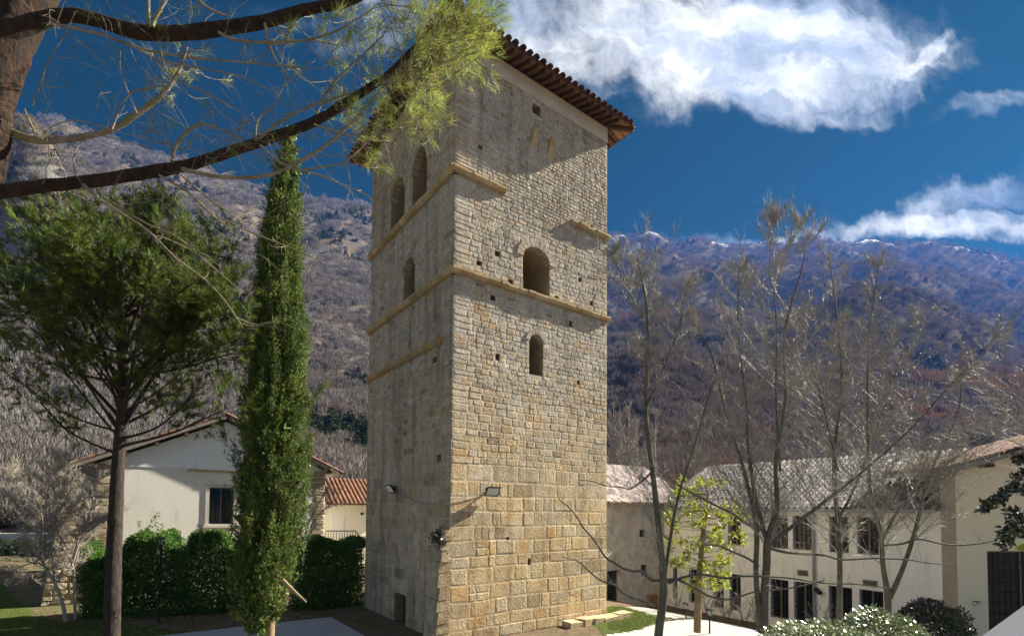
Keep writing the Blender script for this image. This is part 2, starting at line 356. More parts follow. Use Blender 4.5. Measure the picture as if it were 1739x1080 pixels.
def terrain_h(a, d):
    """a = x/y, d = y ; numpy arrays"""
    lev = []; ds = []
    for (dd, _, pts) in RIDGES:
        aa, ss = ridge(pts); lev.append(CAMZ + dd*np.interp(a, aa, ss)); ds.append(dd)
    lev = np.array(lev); ds = np.array(ds, dtype=float)
    idx = np.clip(np.searchsorted(ds, d)-1, 0, len(ds)-2)
    h0 = np.take_along_axis(lev, idx[None], 0)[0]; h1 = np.take_along_axis(lev, (idx+1)[None], 0)[0]
    t = np.clip((d-ds[idx])/(ds[idx+1]-ds[idx]), 0, 1)
    h = h0+(h1-h0)*t
    x = a*d
    nz = fbm(x/95+3, d/95, 6, 5, 0.52)*0.16 + fbm(x/26, d/26, 4, 9)*0.035
    rid = (0.5-np.abs(fbm(x/150+40, d/340, 4, 21)))*0.10
    return h + (nz+rid-0.04)*np.minimum(d, 620)*np.clip((d-60)/200, 0, 1)*0.55
NA, ND = 330, 230
aa = np.linspace(-1.75, 1.75, NA); dd = 45*(2600/45)**(np.linspace(0, 1, ND))
AG, DG = np.meshgrid(aa, dd); HG = terrain_h(AG.ravel(), DG.ravel()).reshape(AG.shape)
HG[0] = gz(AG[0]*45, DG[0])-0.3
V = np.stack([AG*DG, DG, HG], -1).reshape(-1, 3)
ii = np.arange(NA*ND).reshape(ND, NA); Fq = np.stack([ii[:-1, :-1], ii[:-1, 1:], ii[1:, 1:], ii[1:, :-1]], -1).reshape(-1, 4)
def hill_extra(t, vec, col):
    p = t.node('ShaderNodeNewGeometry'); pos = p.outputs['Position']; x, y, z = t.sep(pos); nx, ny, nzz = t.sep(p.outputs['Normal'])
    dry = t.mr(t.noise(pos, 0.012, 5, 0.6), 0.45, 0.62); col = t.mix(dry, col, (0.15, 0.115, 0.08))
    rock = t.mr(t.m('ADD', t.m('MULTIPLY', t.noise(pos, 0.035, 6, 0.65), 1.0), t.m('MULTIPLY', nzz, -0.35)), 0.30, 0.36)
    rock = t.m('MULTIPLY', rock, t.mr(t.m('DIVIDE', x, y), -0.25, -0.6, 0.35, 1.0))
    col = t.mix(rock, col, t.mix(t.noise(pos, 0.3, 6, 0.7), (0.06, 0.057, 0.05), (0.25, 0.24, 0.22)))
    snow = t.mr(t.m('ADD', z, t.m('MULTIPLY', t.m('SUBTRACT', t.noise(pos, 0.018, 6, 0.65), 0.5), 420.0)), 750.0, 840.0)
    snow = t.m('MULTIPLY', snow, t.mr(t.noise(pos, 0.16, 4, 0.7), 0.38, 0.5))
    return t.mix(snow, col, (0.80, 0.82, 0.86))
M_HILL = pmat('hillside', (0.125, 0.105, 0.085), (0.095, 0.082, 0.065), 0.05, rough=1.0, coord='world', extra=hill_extra, tone=False, spec=0.0, bump=0.6, bscale=0.5, bdist=1.0)
hills = npmesh('hills', V, Fq, M_HILL, smooth=True, kind='structure')

def sheet(name, poly, mat, step=0.25, dz=0.004, jag=0.0, kind='structure'):
    xs = [p[0] for p in poly]; ys = [p[1] for p in poly]
    gx = np.arange(min(xs)-step, max(xs)+step, step); gy = np.arange(min(ys)-step, max(ys)+step, step)
    X_, Y_ = np.meshgrid(gx, gy); n = X_.shape
    cxs = (X_[:-1, :-1]+step/2).ravel(); cys = (Y_[:-1, :-1]+step/2).ravel()
    if jag: cxs = cxs + (vnoise(cxs*1.3, cys*1.3, 3)-0.5)*jag; cys = cys + (vnoise(cxs*1.3+50, cys*1.3, 4)-0.5)*jag
    ins = np.zeros(len(cxs), bool)
    for i in range(len(poly)):
        (x0, y0), (x1, y1) = poly[i][:2], poly[(i+1) % len(poly)][:2]
        c = ((y0 > cys) != (y1 > cys)) & (cxs < (x1-x0)*(cys-y0)/((y1-y0) if abs(y1-y0) > 1e-9 else 1e-9)+x0); ins ^= c
    id_ = np.arange(n[0]*n[1]).reshape(n); Fq = np.stack([id_[:-1, :-1], id_[:-1, 1:], id_[1:, 1:], id_[1:, :-1]], -1).reshape(-1, 4)[ins]
    Zs = gz(X_, Y_)+dz
    used = np.unique(Fq); rm = np.zeros(n[0]*n[1], int); rm[used] = np.arange(len(used))
    V = np.stack([X_, Y_, Zs], -1).reshape(-1, 3)[used]
    return npmesh(name, V, rm[Fq], mat, kind=kind, smooth=True)
def soil_extra(t, vec, col):
    g = t.mr(t.noise(vec, 0.35, 5, 0.6), 0.5, 0.62); col = t.mix(t.m('MULTIPLY', g, 0.6), col, (0.07, 0.09, 0.025))
    s_ = t.mr(t.noise(vec, 22.0, 3, 0.6), 0.60, 0.66); return t.mix(t.m('MULTIPLY', s_, 0.7), col, (0.42, 0.38, 0.32))
M_SOIL = pmat('soil', (0.17, 0.13, 0.085), (0.11, 0.08, 0.055), 3.0, rough=1, coord='world', extra=soil_extra, bump=1.0, bscale=12, tone=False, spec=0.05, bdist=0.05)
M_LAWN = pmat('lawn', (0.045, 0.075, 0.015), (0.09, 0.11, 0.03), 4.0, rough=1, coord='world', bump=1.0, bscale=40, tone=False, spec=0.05)
def grav_extra(t, vec, col):
    v = t.node('ShaderNodeTexVoronoi'); t.l.new(vec, v.inputs['Vector']); v.inputs['Scale'].default_value = 34
    return t.mix(0.55, col, t.mix(t.sep(v.outputs['Color'])[0], (0.22, 0.215, 0.21), (0.66, 0.65, 0.63)))
M_GRAV = pmat('white_gravel', (0.52, 0.51, 0.50), (0.40, 0.39, 0.38), 1.2, rough=0.95, coord='world', extra=grav_extra, bump=1.0, bscale=60, tone=False, spec=0.1)
M_PAVE = pmat('pale_paving', (0.36, 0.37, 0.40), (0.28, 0.29, 0.32), 14.0, rough=0.9, coord='world', bump=0.5, bscale=60, tone=False)
M_ROAD = pmat('asphalt_road', (0.33, 0.32, 0.31), (0.26, 0.26, 0.25), 2.0, rough=0.95, coord='world', tone=False)
# ground sheet: fine near the garden, coarse to the horizon
xs = np.unique(np.concatenate([np.linspace(-3000, -90, 20), np.linspace(-90, 90, 120), np.linspace(90, 3000, 20)]))
ys = np.unique(np.concatenate([np.linspace(-3000, -40, 20), np.linspace(-40, 60, 70), np.linspace(60, 3000, 20)]))
X_, Y_ = np.meshgrid(xs, ys); id_ = np.arange(X_.size).reshape(X_.shape)
Zg = gz(X_, Y_); Zg = np.where((Y_ > 62), Zg-6, Zg)
npmesh('ground', np.stack([X_, Y_, Zg], -1).reshape(-1, 3), np.stack([id_[:-1, :-1], id_[:-1, 1:], id_[1:, 1:], id_[1:, :-1]], -1).reshape(-1, 4), M_SOIL, kind='structure', smooth=True)
def gp(px, py, z=0.0): p = Pz(px, py, z); return (p.x, p.y)
sheet('lawn', [gp(-500, 1300), gp(175, 1300), gp(380, 1075), gp(130, 1058), gp(60, 1045), gp(-20, 960), gp(0, 945), gp(-700, 940)], M_LAWN, 0.3, jag=0.5)
sheet('lawn', [gp(1033, 1080), gp(1110, 1062), gp(1135, 1050), gp(1060, 1030), gp(1033, 1030), gp(980, 1040)], M_LAWN, 0.2, jag=0.3)
sheet('gravel_path', [gp(900, 1240), gp(1033, 1078), gp(1110, 1061), gp(1200, 1046), gp(1262, 1049), gp(1345, 1082), gp(1700, 1160), gp(1900, 1400), gp(1000, 1500)], M_GRAV, 0.15, dz=0.008, jag=0.35)
sheet('stone_path', [gp(1060, 1030), gp(1110, 1045), gp(1150, 1050), gp(1190, 1040), gp(1120, 1025)], M_ROAD, 0.2, dz=0.006)
# road on the left below the slope and its verge
rw = empty('retaining_wall', P(-60, 915, 43.5), 0, 'long low pale wall beyond the lawn at the left edge', 'wall'); O = rw.location.copy(); rr = random.Random(77)
wa_, wb_ = P(-420, 905, 43), P(168, 905, 44.5); wbz = P(0, 916, 43.5).z
for k in range(26):
    q0 = wa_.lerp(wb_, k/26); q1 = wa_.lerp(wb_, (k+.985)/26); b = MB(); h = q0.z+rr.uniform(-.02, .02); n_ = Vector((0, .5, 0)); g = rr.uniform(.9, 1.1)
    V = [Vector((q0.x, q0.y, wbz-.9)), Vector((q1.x, q1.y, wbz-.9)), Vector((q1.x, q1.y+.6, wbz-.9)), Vector((q0.x, q0.y+.6, wbz-.9))]; V += [Vector((v.x, v.y, h)) for v in V]
    b.add([v-O for v in V], [(3, 2, 1, 0), (4, 5, 6, 7), (0, 1, 5, 4), (1, 2, 6, 5), (2, 3, 7, 6), (3, 0, 4, 7)], (g, g, g)); b.build('wall_block', M_PLASTER, rw)
if 0: sheet('road', [gp(-400, 925, 0), gp(160, 914, 0), gp(330, 905, 0), gp(160, 902, 0), gp(-400, 908, 0)], M_ROAD, 0.5, dz=0.012)
# ------------------------------------------------------------------ paved terrace left of the tower
def prism(mb, pts, z0, z1, tone=(1, 1, 1)):
    n = len(pts); a = [(p[0], p[1], z0) for p in pts]; b = [(p[0], p[1], z1) for p in pts]
    ar = sum(pts[i][0]*pts[(i+1) % n][1]-pts[(i+1) % n][0]*pts[i][1] for i in range(n))
    if ar < 0: a = a[::-1]; b = b[::-1]
    mb.poly(b, tone); mb.poly(a[::-1], tone)
    for i in range(n): j = (i+1) % n; mb.poly([a[i], a[j], b[j], b[i]], tone)
mb = MB(); prism(mb, [gp(262, 1080, .1), gp(420, 1062, .1), gp(562, 1047, .1), gp(625, 1082, .1), gp(700, 1200, .1), gp(200, 1200, .1)], -0.1, 0.1)
mb.build('pavement', M_PAVE, kind='structure')

# ================================================================== TOWER
W, L, HT = 7.0, 7.3, 19.0
tower = empty('bell_tower', TC, ROTZ, 'tall square medieval stone bell tower with cornices, arched openings and tiled roof', 'tower')
DARK_RED = (0.1, 0.1, 0.1)
def arch_halfwidth(z, zs, hw, zt):
    """half width of an opening whose straight part ends at zs and whose round head ends at zt"""
    if z <= zs: return hw
    if z >= zt: return 0.0
    return hw*math.sqrt(max(0, 1-((z-zs)/(zt-zs))**2))
# openings: (centre, halfwidth, z0, z spring, z top, depth)
def op_from_px(hit, xl, xr, ytop, yspring, ybot, depth):
    a0, _ = hit(xl, (ytop+ybot)/2); a1, _ = hit(xr, (ytop+ybot)/2); xc = (xl+xr)/2
    _, z0 = hit(xc, ybot); _, zs = hit(xc, yspring); _, zt = hit(xc, ytop)
    return [(a0+a1)/2, abs(a1-a0)/2, z0, zs, zt, depth]
OPS_R = [op_from_px(hit_v, 888, 933, 421, 443, 500, 1.5), op_from_px(hit_v, 899, 922, 568, 580, 637, 1.2)]
OPS_L = [op_from_px(hit_u, 665, 687, 305, 330, 388, 0.9), op_from_px(hit_u, 701, 725, 254, 285, 352, 0.9),
         op_from_px(hit_u, 686, 704, 440, 458, 516, 0.9), op_from_px(hit_u, 669, 689, 1007, 1008, 1062, 0.6)]
HOLES_R = [(816, 251, 4, 5), (911, 187, 9, 11), (845, 431, 5, 6), (814, 447, 5, 5), (867, 478, 5, 5), (837, 506, 5, 6), (945, 506, 4, 5), (985, 475, 4, 5), (1004, 515, 4, 5),
           (1005, 385, 3, 5), (969, 550, 4, 7), (845, 606, 4, 7), (982, 649, 3, 5), (899, 953, 3, 7), (862, 914, 3, 3)]
HOLES_L = [(745, 778, 7, 8), (738, 611, 8, 6), (650, 523, 3, 4), (702, 522, 3, 3)]
for (px, py, a, b) in HOLES_R:
    u, z = hit_v(px, py); OPS_R.append([u, a/34.0*0.68, z-b/62.0, z+b/62.0, z+b/62.0+0.001, 0.45])
for (px, py, a, b) in HOLES_L:
    v, z = hit_u(px, py); OPS_L.append([v, a/34.0*0.68, z-b/62.0, z+b/62.0, z+b/62.0+0.001, 0.35])
def wall_grid(ops, width, height, to3, inset):
    """flat mortar face with real openings: strips of height between all opening levels"""
    mbw = MB(); zs = {0.0, height}
    for (c, hw, z0, zs_, zt, dp) in ops:
        zs |= {max(0, z0), zs_}
        if zt-zs_ > 0.05: zs |= {zs_+(zt-zs_)*math.sin(math.pi/2*k/6) for k in range(1, 7)}
        else: zs.add(zt)
    zl = sorted(zs); out = []
    for z in zl:
        if not out or z-out[-1] > 1e-4: out.append(z)
    zl = out
    for za, zb in zip(zl[:-1], zl[1:]):
        zm = (za+zb)/2; cuts = []
        for (c, hw, z0, zs_, zt, dp) in ops:
            if z0-1e-6 <= zm <= zt: cuts.append((c, arch_halfwidth(za+1e-5, zs_, hw, zt), arch_halfwidth(zb-1e-5, zs_, hw, zt)))
        cuts.sort(); xa = xb = inset
        for (c, ha, hb) in cuts:
            mbw.poly([to3(xa, inset, za), to3(c-ha, inset, za), to3(c-hb, inset, zb), to3(xb, inset, zb)]); xa = c+ha; xb = c+hb
        mbw.poly([to3(xa, inset, za), to3(width, inset, za), to3(width, inset, zb), to3(xb, inset, zb)])
    return mbw
R3 = lambda a, dep, z: (a, dep, z)             # right-hand face: a = u, dep = v
L3 = lambda a, dep, z: (dep, a, z)
INS = 0.004
wr = wall_grid(OPS_R, W, HT+0.6, R3, INS); wl = wall_grid(OPS_L, L, HT+0.6, L3, INS)
for q in wl.f: pass
core = MB(); core.v = list(wr.v); core.f = list(wr.f); core.t = list(wr.t)
core.add(wl.v, [tuple(reversed(f)) for f in wl.f])
Hh = HT+0.6
core.poly([(W, INS, 0), (W, L, 0), (W, L, Hh), (W, INS, Hh)]); core.poly([(W, L, 0), (INS, L, 0), (INS, L, Hh), (W, L, Hh)]); core.poly([(INS, INS, Hh), (W, INS, Hh), (W, L, Hh), (INS, L, Hh)])
core.build('wall_core', M_MORTAR, tower)
# reveals
def reveal(ops, to3, flip):
    for (c, hw, z0, zs_, zt, dp) in ops:
        mr_ = MB()
        pr = [(c-hw, z0), (c+hw, z0), (c+hw, zs_)]
        if zt-zs_ > 0.05: pr += [(c+hw*math.cos(math.pi*k/14), zs_+(zt-zs_)*math.sin(math.pi*k/14)) for k in range(1, 14)]
        pr += [(c-hw, zs_)]
        n = len(pr)
        for i in range(n):
            j = (i+1) % n; (a0, b0), (a1, b1) = pr[i], pr[j]
            q = [to3(a0, INS-0.002, b0), to3(a1, INS-0.002, b1), to3(a1, INS+dp, b1), to3(a0, INS+dp, b0)]
            mr_.poly(q if flip else q[::-1])
        q = [to3(a, INS+dp, b) for a, b in pr]; mr_.poly(q); mr_.build('opening_reveal', M_REV, tower)
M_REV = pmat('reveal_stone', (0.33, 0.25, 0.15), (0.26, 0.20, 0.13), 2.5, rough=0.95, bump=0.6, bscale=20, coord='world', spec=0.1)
reveal(OPS_R, R3, False); reveal(OPS_L, L3, True)

# stones
stones = []   # (area, verts, faces, tone)
def wob(a, z):
    return (a+0.035*mnoise.noise(Vector((a*.9, z*1.7, 3.1))), z+0.055*mnoise.noise(Vector((a*.55, z*.8, 9.2)))*min(1, z/1.0)*min(1, max(0, HT-z)/.5))
def stone_mesh(to3, a0, a1, z0, z1, prot, rnd, warp=False):
    """an irregular block: 8 rim points, a front ring and a front centre (24+ faces)"""
    w_, h_ = a1-a0, z1-z0; j = min(w_, h_)*rnd*0.5
    rim = [(a0, z0), ((a0+a1)/2, z0), (a1, z0), (a1, (z0+z1)/2), (a1, z1), ((a0+a1)/2, z1), (a0, z1), (a0, (z0+z1)/2)]
    ce = ((a0+a1)/2, (z0+z1)/2); rp = []
    for k, (a, z) in enumerate(rim):
        cut = 0.18*rnd if k % 2 == 0 else 0.0
        a = a+(ce[0]-a)*cut*0.8+random.uniform(-j, j)*0.25; z = z+(ce[1]-z)*cut*0.8+random.uniform(-j, j)*0.25
        if warp: a, z = wob(a, z)
        rp.append((a, z))
    if warp: ce = wob(*ce)
    ins = min(0.035, min(w_, h_)*0.16); sx = random.uniform(-1, 1)*prot*0.28; sz = random.uniform(-1, 1)*prot*0.28
    V = [to3(a, INS+0.01, z) for a, z in rp]
    V += [to3(a+(ce[0]-a)/w_*ins*1.6, INS-prot*0.62, z+(ce[1]-z)/h_*ins*1.6*0.9) for a, z in rp]
    V += [to3(a+(ce[0]-a)*0.22, INS-prot-sx*((a-ce[0])/w_*2)-sz*((z-ce[1])/h_*2)-random.uniform(0, .2)*prot, z+(ce[1]-z)*0.22) for a, z in rp]
    V.append(to3(ce[0], INS-prot*random.uniform(0.95, 1.2), ce[1]))
    Fc = []
    for k in range(8):
        n = (k+1) % 8; Fc += [(k, n, 8+n, 8+k), (8+k, 8+n, 16+n, 16+k), (16+k, 16+n, 24)]
    return V, Fc
def lay(ops, width, to3, flip, seed, left):
    rr = random.Random(seed); z = 0.0; out = []
    while z < HT-0.02:
        if z < 2.6: h = rr.uniform(0.34, 0.54)
        elif z < 5.6: h = rr.uniform(0.40, 0.56)
        elif z < 8.0: h = rr.uniform(0.18, 0.27)
        elif z < 14.6: h = rr.uniform(0.13, 0.21)
        else: h = rr.uniform(0.10, 0.18)
        if z+h > HT: h = HT-z
        z1 = z+h; zm = (z+z1)/2; cuts = []
        for (c, hw, z0, zs_, zt, dp) in ops:
            if z1 > z0+0.01 and z < zt-0.01:
                hh = max(arch_halfwidth(min(max(z, z0), zt), zs_, hw, zt), arch_halfwidth(min(z1, zt), zs_, hw, zt)); cuts.append((c-hh, c+hh))
        cuts.sort(); segs = []; a = 0.0 if not left else 0.0
        for c0, c1 in cuts:
            if c0 > a: segs.append((a, c0))
            a = max(a, c1)
        if a < width: segs.append((a, width))
        for s0, s1 in segs:
            x = s0
            while x < s1-0.01:
                quoin = (x-s0 < 0.01 and s0 < 0.1) or False
                if z < 5.4: w_ = rr.uniform(0.42, 1.05) if rr.random() > 0.22 else rr.uniform(0.22, 0.4)
                elif z < 8.0: w_ = rr.uniform(0.22, 0.55)
                elif z < 14.6: w_ = rr.uniform(0.15, 0.42)
                else: w_ = rr.uniform(0.10, 0.29)
                if quoin: w_ = rr.uniform(0.5, 0.85) if z > 5 else rr.uniform(0.6, 1.0)
                if s1-(x+w_) < 0.12: w_ = s1-x
                x1 = min(x+w_, s1); parts_ = [(z, z1)]
                if z < 2.9 and w_ < 0.6 and rr.random() < 0.35: parts_ = [(z, zm), (zm, z1)]
                for (q0, q1) in parts_:
                    g = rr.uniform(0.002, 0.006) if z < 7.5 else rr.uniform(.004, .009)
                    rough_ = 0.16 if z < 7.5 else (0.35 if z < 14.6 else 0.8)
                    pr_ = rr.uniform(0.003, 0.011) if z < 7.5 else rr.uniform(0.003, 0.013) if z < 14.6 else rr.uniform(0.005, 0.020)
                    if x1-x < 0.05: continue
                    vv, ff = stone_mesh(to3, x+g, x1-g, q0+g, q1-g, pr_, rough_, True)
                    if flip: ff = [tuple(reversed(f)) for f in ff]
                    b = rr.uniform(0.86, 1.12); wv_ = rr.uniform(-0.05, 0.05); r_ = rr.random()
                    tn = (b*(1+wv_), b, b*(1-wv_*1.6))
                    if r_ < 0.07: tn = (b*1.04, b*0.93, b*0.78)
                    elif r_ < 0.15: tn = (b*1.12, b*1.13, b*1.14)
                    elif r_ < 0.20: tn = (b*0.72, b*0.70, b*0.68)
                    out.append(((x1-x)*(q1-q0)*(0.5 if left else 1.0), vv, ff, tn))
                x = x1
        z = z1
    return out
allst = lay(OPS_R, W, R3, False, 3, False) + lay(OPS_L, L, L3, True, 8, True)
allst.sort(key=lambda s_: -s_[0])
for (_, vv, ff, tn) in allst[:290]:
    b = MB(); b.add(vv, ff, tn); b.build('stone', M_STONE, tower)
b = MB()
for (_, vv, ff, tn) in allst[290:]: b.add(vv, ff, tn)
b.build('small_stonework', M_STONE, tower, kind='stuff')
# voussoirs
def arch_ring(op, to3, flip, name='arch_stone', r=0.28, n=11):
    (c, hw, z0, zs_, zt, dp) = op; rr = random.Random(4)
    for k in range(n):
        t0 = math.pi*k/n+0.015; t1 = math.pi*(k+1)/n-0.015; q = []
        for t_, e in ((t0, 0), (t1, 0), (t1, 1), (t0, 1)):
            q.append((c+(hw+e*r)*math.cos(t_), zs_+((zt-zs_)+e*r)*math.sin(t_)))
        f_ = [to3(a, INS-0.045, z) for a, z in q]; bk = [to3(a, INS+0.25, z) for a, z in q]
        g = rr.uniform(.85, 1.1); m_ = MB(); m_.add(f_+bk, [(0, 1, 2, 3), (7, 6, 5, 4), (0, 4, 5, 1), (1, 5, 6, 2), (2, 6, 7, 3), (3, 7, 4, 0)], (g, g, g))
        if not flip: m_.f = [tuple(reversed(f)) for f in m_.f]
        m_.build(name, M_STONE, tower)
arch_ring(OPS_R[0], R3, False); arch_ring(OPS_R[1], R3, False, r=0.16, n=7)
for k in range(3): arch_ring(OPS_L[k], L3, True, r=0.2, n=9)
# cornices
def cornice(face, a0, a1, z, proj=0.19, h=0.16, seed=1):
    rr = random.Random(seed); root = MB()
    def q(a, dep, zz): return (a, -dep, zz) if face == 'R' else (-dep, a, zz)
    lo = q(a0, -0.1, z-0.05); hi = q(a1, 0.05, z+0.0)
    root.box(lo, hi, (0.8, 0.8, 0.8)); o = root.build('cornice', M_CORN, tower)
    x = a0
    while x < a1-0.02:
        w_ = rr.uniform(0.32, 0.6)
        if a1-(x+w_) < 0.15: w_ = a1-x
        p = proj*rr.uniform(0.86, 1.08); hh = h*rr.uniform(0.85, 1.1); d0 = rr.uniform(-0.012, 0.012); b = MB(); g = 0.006
        prof = [(-0.1, z+0.002), (p*0.55, z+0.002), (p, z+hh*0.5), (p*1.0, z+hh), (-0.1, z+hh+0.05)]
        A_ = [q(x+g, s_, zz+d0) for s_, zz in prof]; B_ = [q(x+w_-g, s_, zz+d0*0.3) for s_, zz in prof]; n = len(prof)
        b.add(A_+B_, [tuple(range(n)), tuple(range(2*n-1, n-1, -1))]+[(i, n+i, n+(i+1) % n, (i+1) % n) for i in range(n)], (rr.uniform(.8, 1.15),)*3)
        if face == 'R': b.f = [tuple(reversed(f)) for f in b.f]
        b.build('cornice_stone', M_CORN, o); x += w_
zc1 = hit_v(775, 459)[1]-0.1; zc2 = hit_v(778, 292)[1]-0.05; zc3 = hit_u(755, 580)[1]
cornice('R', -0.12, 7.05, zc1, seed=1); cornice('L', -0.12, L+0.05, zc1, seed=2)
cornice('R', -0.12, hit_v(857, 330)[0], zc2, seed=3); cornice('R', hit_v(968, 384)[0], 7.05, zc2, seed=4); cornice('L', -0.12, L+0.05, zc2, seed=5)
cornice('L', hit_u(753, 580)[0], L+0.03, zc3, seed=6)
# dark corbel blocks, buttress at the near corner
for (px, py) in ((906, 237), (934, 255)):
    u, z = hit_v(px, py); b = MB(); b.add([(u-.14, .02, z-.28), (u+.14, .02, z-.28), (u+.14, .02, z+.3), (u-.14, .02, z+.3), (u-.12, -.12, z-.12), (u+.12, -.12, z-.12), (u+.12, -.24, z+.27), (u-.12, -.24, z+.27)],
        [(4, 5, 6, 7), (0, 1, 5, 4), (1, 2, 6, 5), (2, 3, 7, 6), (3, 0, 4, 7)]); b.build('corbel', M_CORN, tower)
rr = random.Random(5); z = 0.0
while z < 3.35:
    h = rr.uniform(0.3, 0.45); e = 0.46*(1-0.10*z)+rr.uniform(-.04, .03); e2 = e-0.05
    x0 = -e; b = MB(); dd_ = 1.0-0.12*z+rr.uniform(-.1, .1)
    V = [(x0, 0.0+rr.uniform(-.01, .02), z), (-0.002, -0.012, z), (-0.002, dd_, z), (x0+.1, dd_, z), (x0+.04, 0.01+rr.uniform(-.01, .03), z+h-.012), (-0.002, -0.012, z+h-.012), (-0.002, dd_-.05, z+h-.012), (x0+.14, dd_-.05, z+h-.012)]
    b.add(V, [(3, 2, 1, 0), (4, 5, 6, 7), (0, 1, 5, 4), (1, 2, 6, 5), (2, 3, 7, 6), (3, 0, 4, 7)], (rr.uniform(.85, 1.1),)*3); b.build('corner_block', M_STONE, tower); z += h
ivy = empty('wall_ivy', T3(-.30, .1, 3.3), ROTZ, 'small dark ivy clump on the corner block of the tower above the buttress', 'plant')
_rg = np.random.default_rng(3); _n = 700; IVY = (ivy, _rg.normal(size=(_n, 3))*np.array([.16, .10, .13]), _rg.normal(size=(_n, 3)))
# plaster band under the eave, eave, rafters, tiles
b = MB(); t_ = 0.035
b.box((-t_, -t_, HT), (W, 0.02, HT+0.6)); b.box((-t_, 0.021, HT), (0.02, L, HT+0.6)); b.build('plaster_band', M_PLASTER, tower)
OH = 0.80; ZE = 19.50; PITCH = 0.36
def roofz(e): return ZE+0.03+(e)*PITCH           # e = distance in from the eave edge
b = MB(); e0, e1 = -OH, 0
x0, x1, y0, y1 = -OH, W+OH, -OH, L+OH; ap = [((x0+x1)/2, (y0+y1)/2-0.01, roofz((x1-x0)/2)), ((x0+x1)/2, (y0+y1)/2+0.01, roofz((x1-x0)/2))]
cs = [(x0, y0, roofz(0)), (x1, y0, roofz(0)), (x1, y1, roofz(0)), (x0, y1, roofz(0))]
b.poly([cs[0], cs[1], ap[0]]); b.poly([cs[2], cs[3], ap[1]]); b.poly([cs[3], cs[0], ap[0], ap[1]]); b.poly([cs[1], cs[2], ap[1], ap[0]])
roof = b.build('roof', M_BRICK, tower)
def arc_tile(mb, o, ax, up, nrm, r0, r1, ln, tone, n=5, concave=False):
    V = []
    for k in range(n+1):
        t = math.pi*k/n; s_ = -1 if concave else 1
        V.append(o + ax*(r0*math.cos(t)) + nrm*(r0*0.75*math.sin(t)*s_))
    for k in range(n+1):
        t = math.pi*k/n; V.append(o + up*ln + ax*(r1*math.cos(t)) + nrm*(r1*0.75*math.sin(t)*s_))
    th = 0.018
    W_ = [v - nrm*th for v in V]; m_ = n+1
    Fc = [(k, k+1, m_+k+1, m_+k) for k in range(n)] + [(2*m_+k+1, 2*m_+k, 3*m_+k, 3*m_+k+1) for k in range(n)] + [(k+1, k, 2*m_+k, 2*m_+k+1) for k in range(n)]
    mb.add(V+W_, Fc, tone)
def tile_slope(origin, ax, up, nrm, width, length, inside, mat, parent, sp=0.3, tl=0.42, ov=0.35, rr=None, keep=None, tones=None, stuffname='roof_tiling'):
    """canal tiles; the rows in `keep` are objects of their own"""
    rr = rr or random.Random(2); st = MB(); nrows = int(length/ov)+1; ncol = int(width/sp); cnt = 0
    for r in range(nrows):
        for c in range(ncol):
            x = (c+0.5)*sp; y = r*ov-0.06
            if not inside(x, y+ov/2): continue
            g = rr.uniform(0.75, 1.2) if tones is None else tones(rr)
            tn = g if isinstance(g, tuple) else (g, g*rr.uniform(.9, 1.05), g*rr.uniform(.85, 1.05))
            for cc, off in ((False, 0.0), (True, sp/2)):
                o = origin + ax*(x+off+rr.uniform(-.012, .012)) + up*(y+rr.uniform(-.02, .02)) + nrm*((0.085 if not cc else 0.07)+rr.uniform(0, .01))
                if keep and r in keep:
                    b = MB(); arc_tile(b, o, ax, up, nrm, sp*0.34, sp*0.27, tl, tn, concave=cc); b.build('roof_tile', mat, parent)
                else: arc_tile(st, o, ax, up, nrm, sp*0.34, sp*0.27, tl, tn, n=4, concave=cc)
    if st.v: st.build(stuffname, mat, parent, kind='stuff')
sl = math.sqrt(1+PITCH**2); Wd = W+2*OH; Ld = L+2*OH
for (o, ax, inn, wd) in ((Vector(cs[0]), Vector((1, 0, 0)), Vector((0, 1, 0)), Wd), (Vector(cs[3]), Vector((0, -1, 0)), Vector((1, 0, 0)), Ld),
                         (Vector(cs[1]), Vector((0, 1, 0)), Vector((-1, 0, 0)), Ld), (Vector(cs[2]), Vector((-1, 0, 0)), Vector((0, -1, 0)), Wd)):
    up = (inn+Vector((0, 0, PITCH)))/sl; nrm = Vector((-inn.x*PITCH, -inn.y*PITCH, 1))/sl
    front = o in (Vector(cs[0]), Vector(cs[3]))
    tile_slope(o, ax, up, nrm, wd, (Wd/2)*sl, lambda x, y, wd=wd: y/sl < x < wd-y/sl, pmat('old_roof_tile', (0.165, 0.085, 0.055), (0.10, 0.06, 0.045), 6, rough=.85, coord='world', bump=.4, bscale=30), roof, keep=(0,) if front else None, rr=random.Random(int(wd*10)+3))
# rafters (each a part) + fascia
def rafter(face, a):
    b = MB(); zi = roofz(OH)-0.11; zo = roofz(0.04)-0.10
    if face == 'R': b.bar((a, 0.0, zi), (a, -OH+0.05, zo), 0.10, 0.13)
    elif face == 'L': b.bar((0.0, a, zi), (-OH+0.05, a, zo), 0.10, 0.13)
    b.build('rafter', M_WOOD, tower)
n = 21
for k in range(n): rafter('R', 0.12+(W-0.24)*k/(n-1))
for k in range(n): rafter('L', 0.12+(L-0.24)*k/(n-1))
for (p, q_) in (((0, 0), (-OH+.06, -OH+.06)), ((W, 0), (W+OH-.06, -OH+.06)), ((0, L), (-OH+.06, L+OH-.06))):
    b = MB(); b.bar((p[0], p[1], roofz(OH)-0.12), (q_[0], q_[1], roofz(0.04)-0.10), 0.12, 0.14); b.build('rafter', M_WOOD, tower)
for k in range(2):
    b = MB(); b.bar((W-0.0, 0.25+0.3*k, roofz(OH)-.12), (W+OH-.05, 0.25+.3*k, roofz(.04)-.1), 0.1, 0.13); b.build('rafter', M_WOOD, tower)
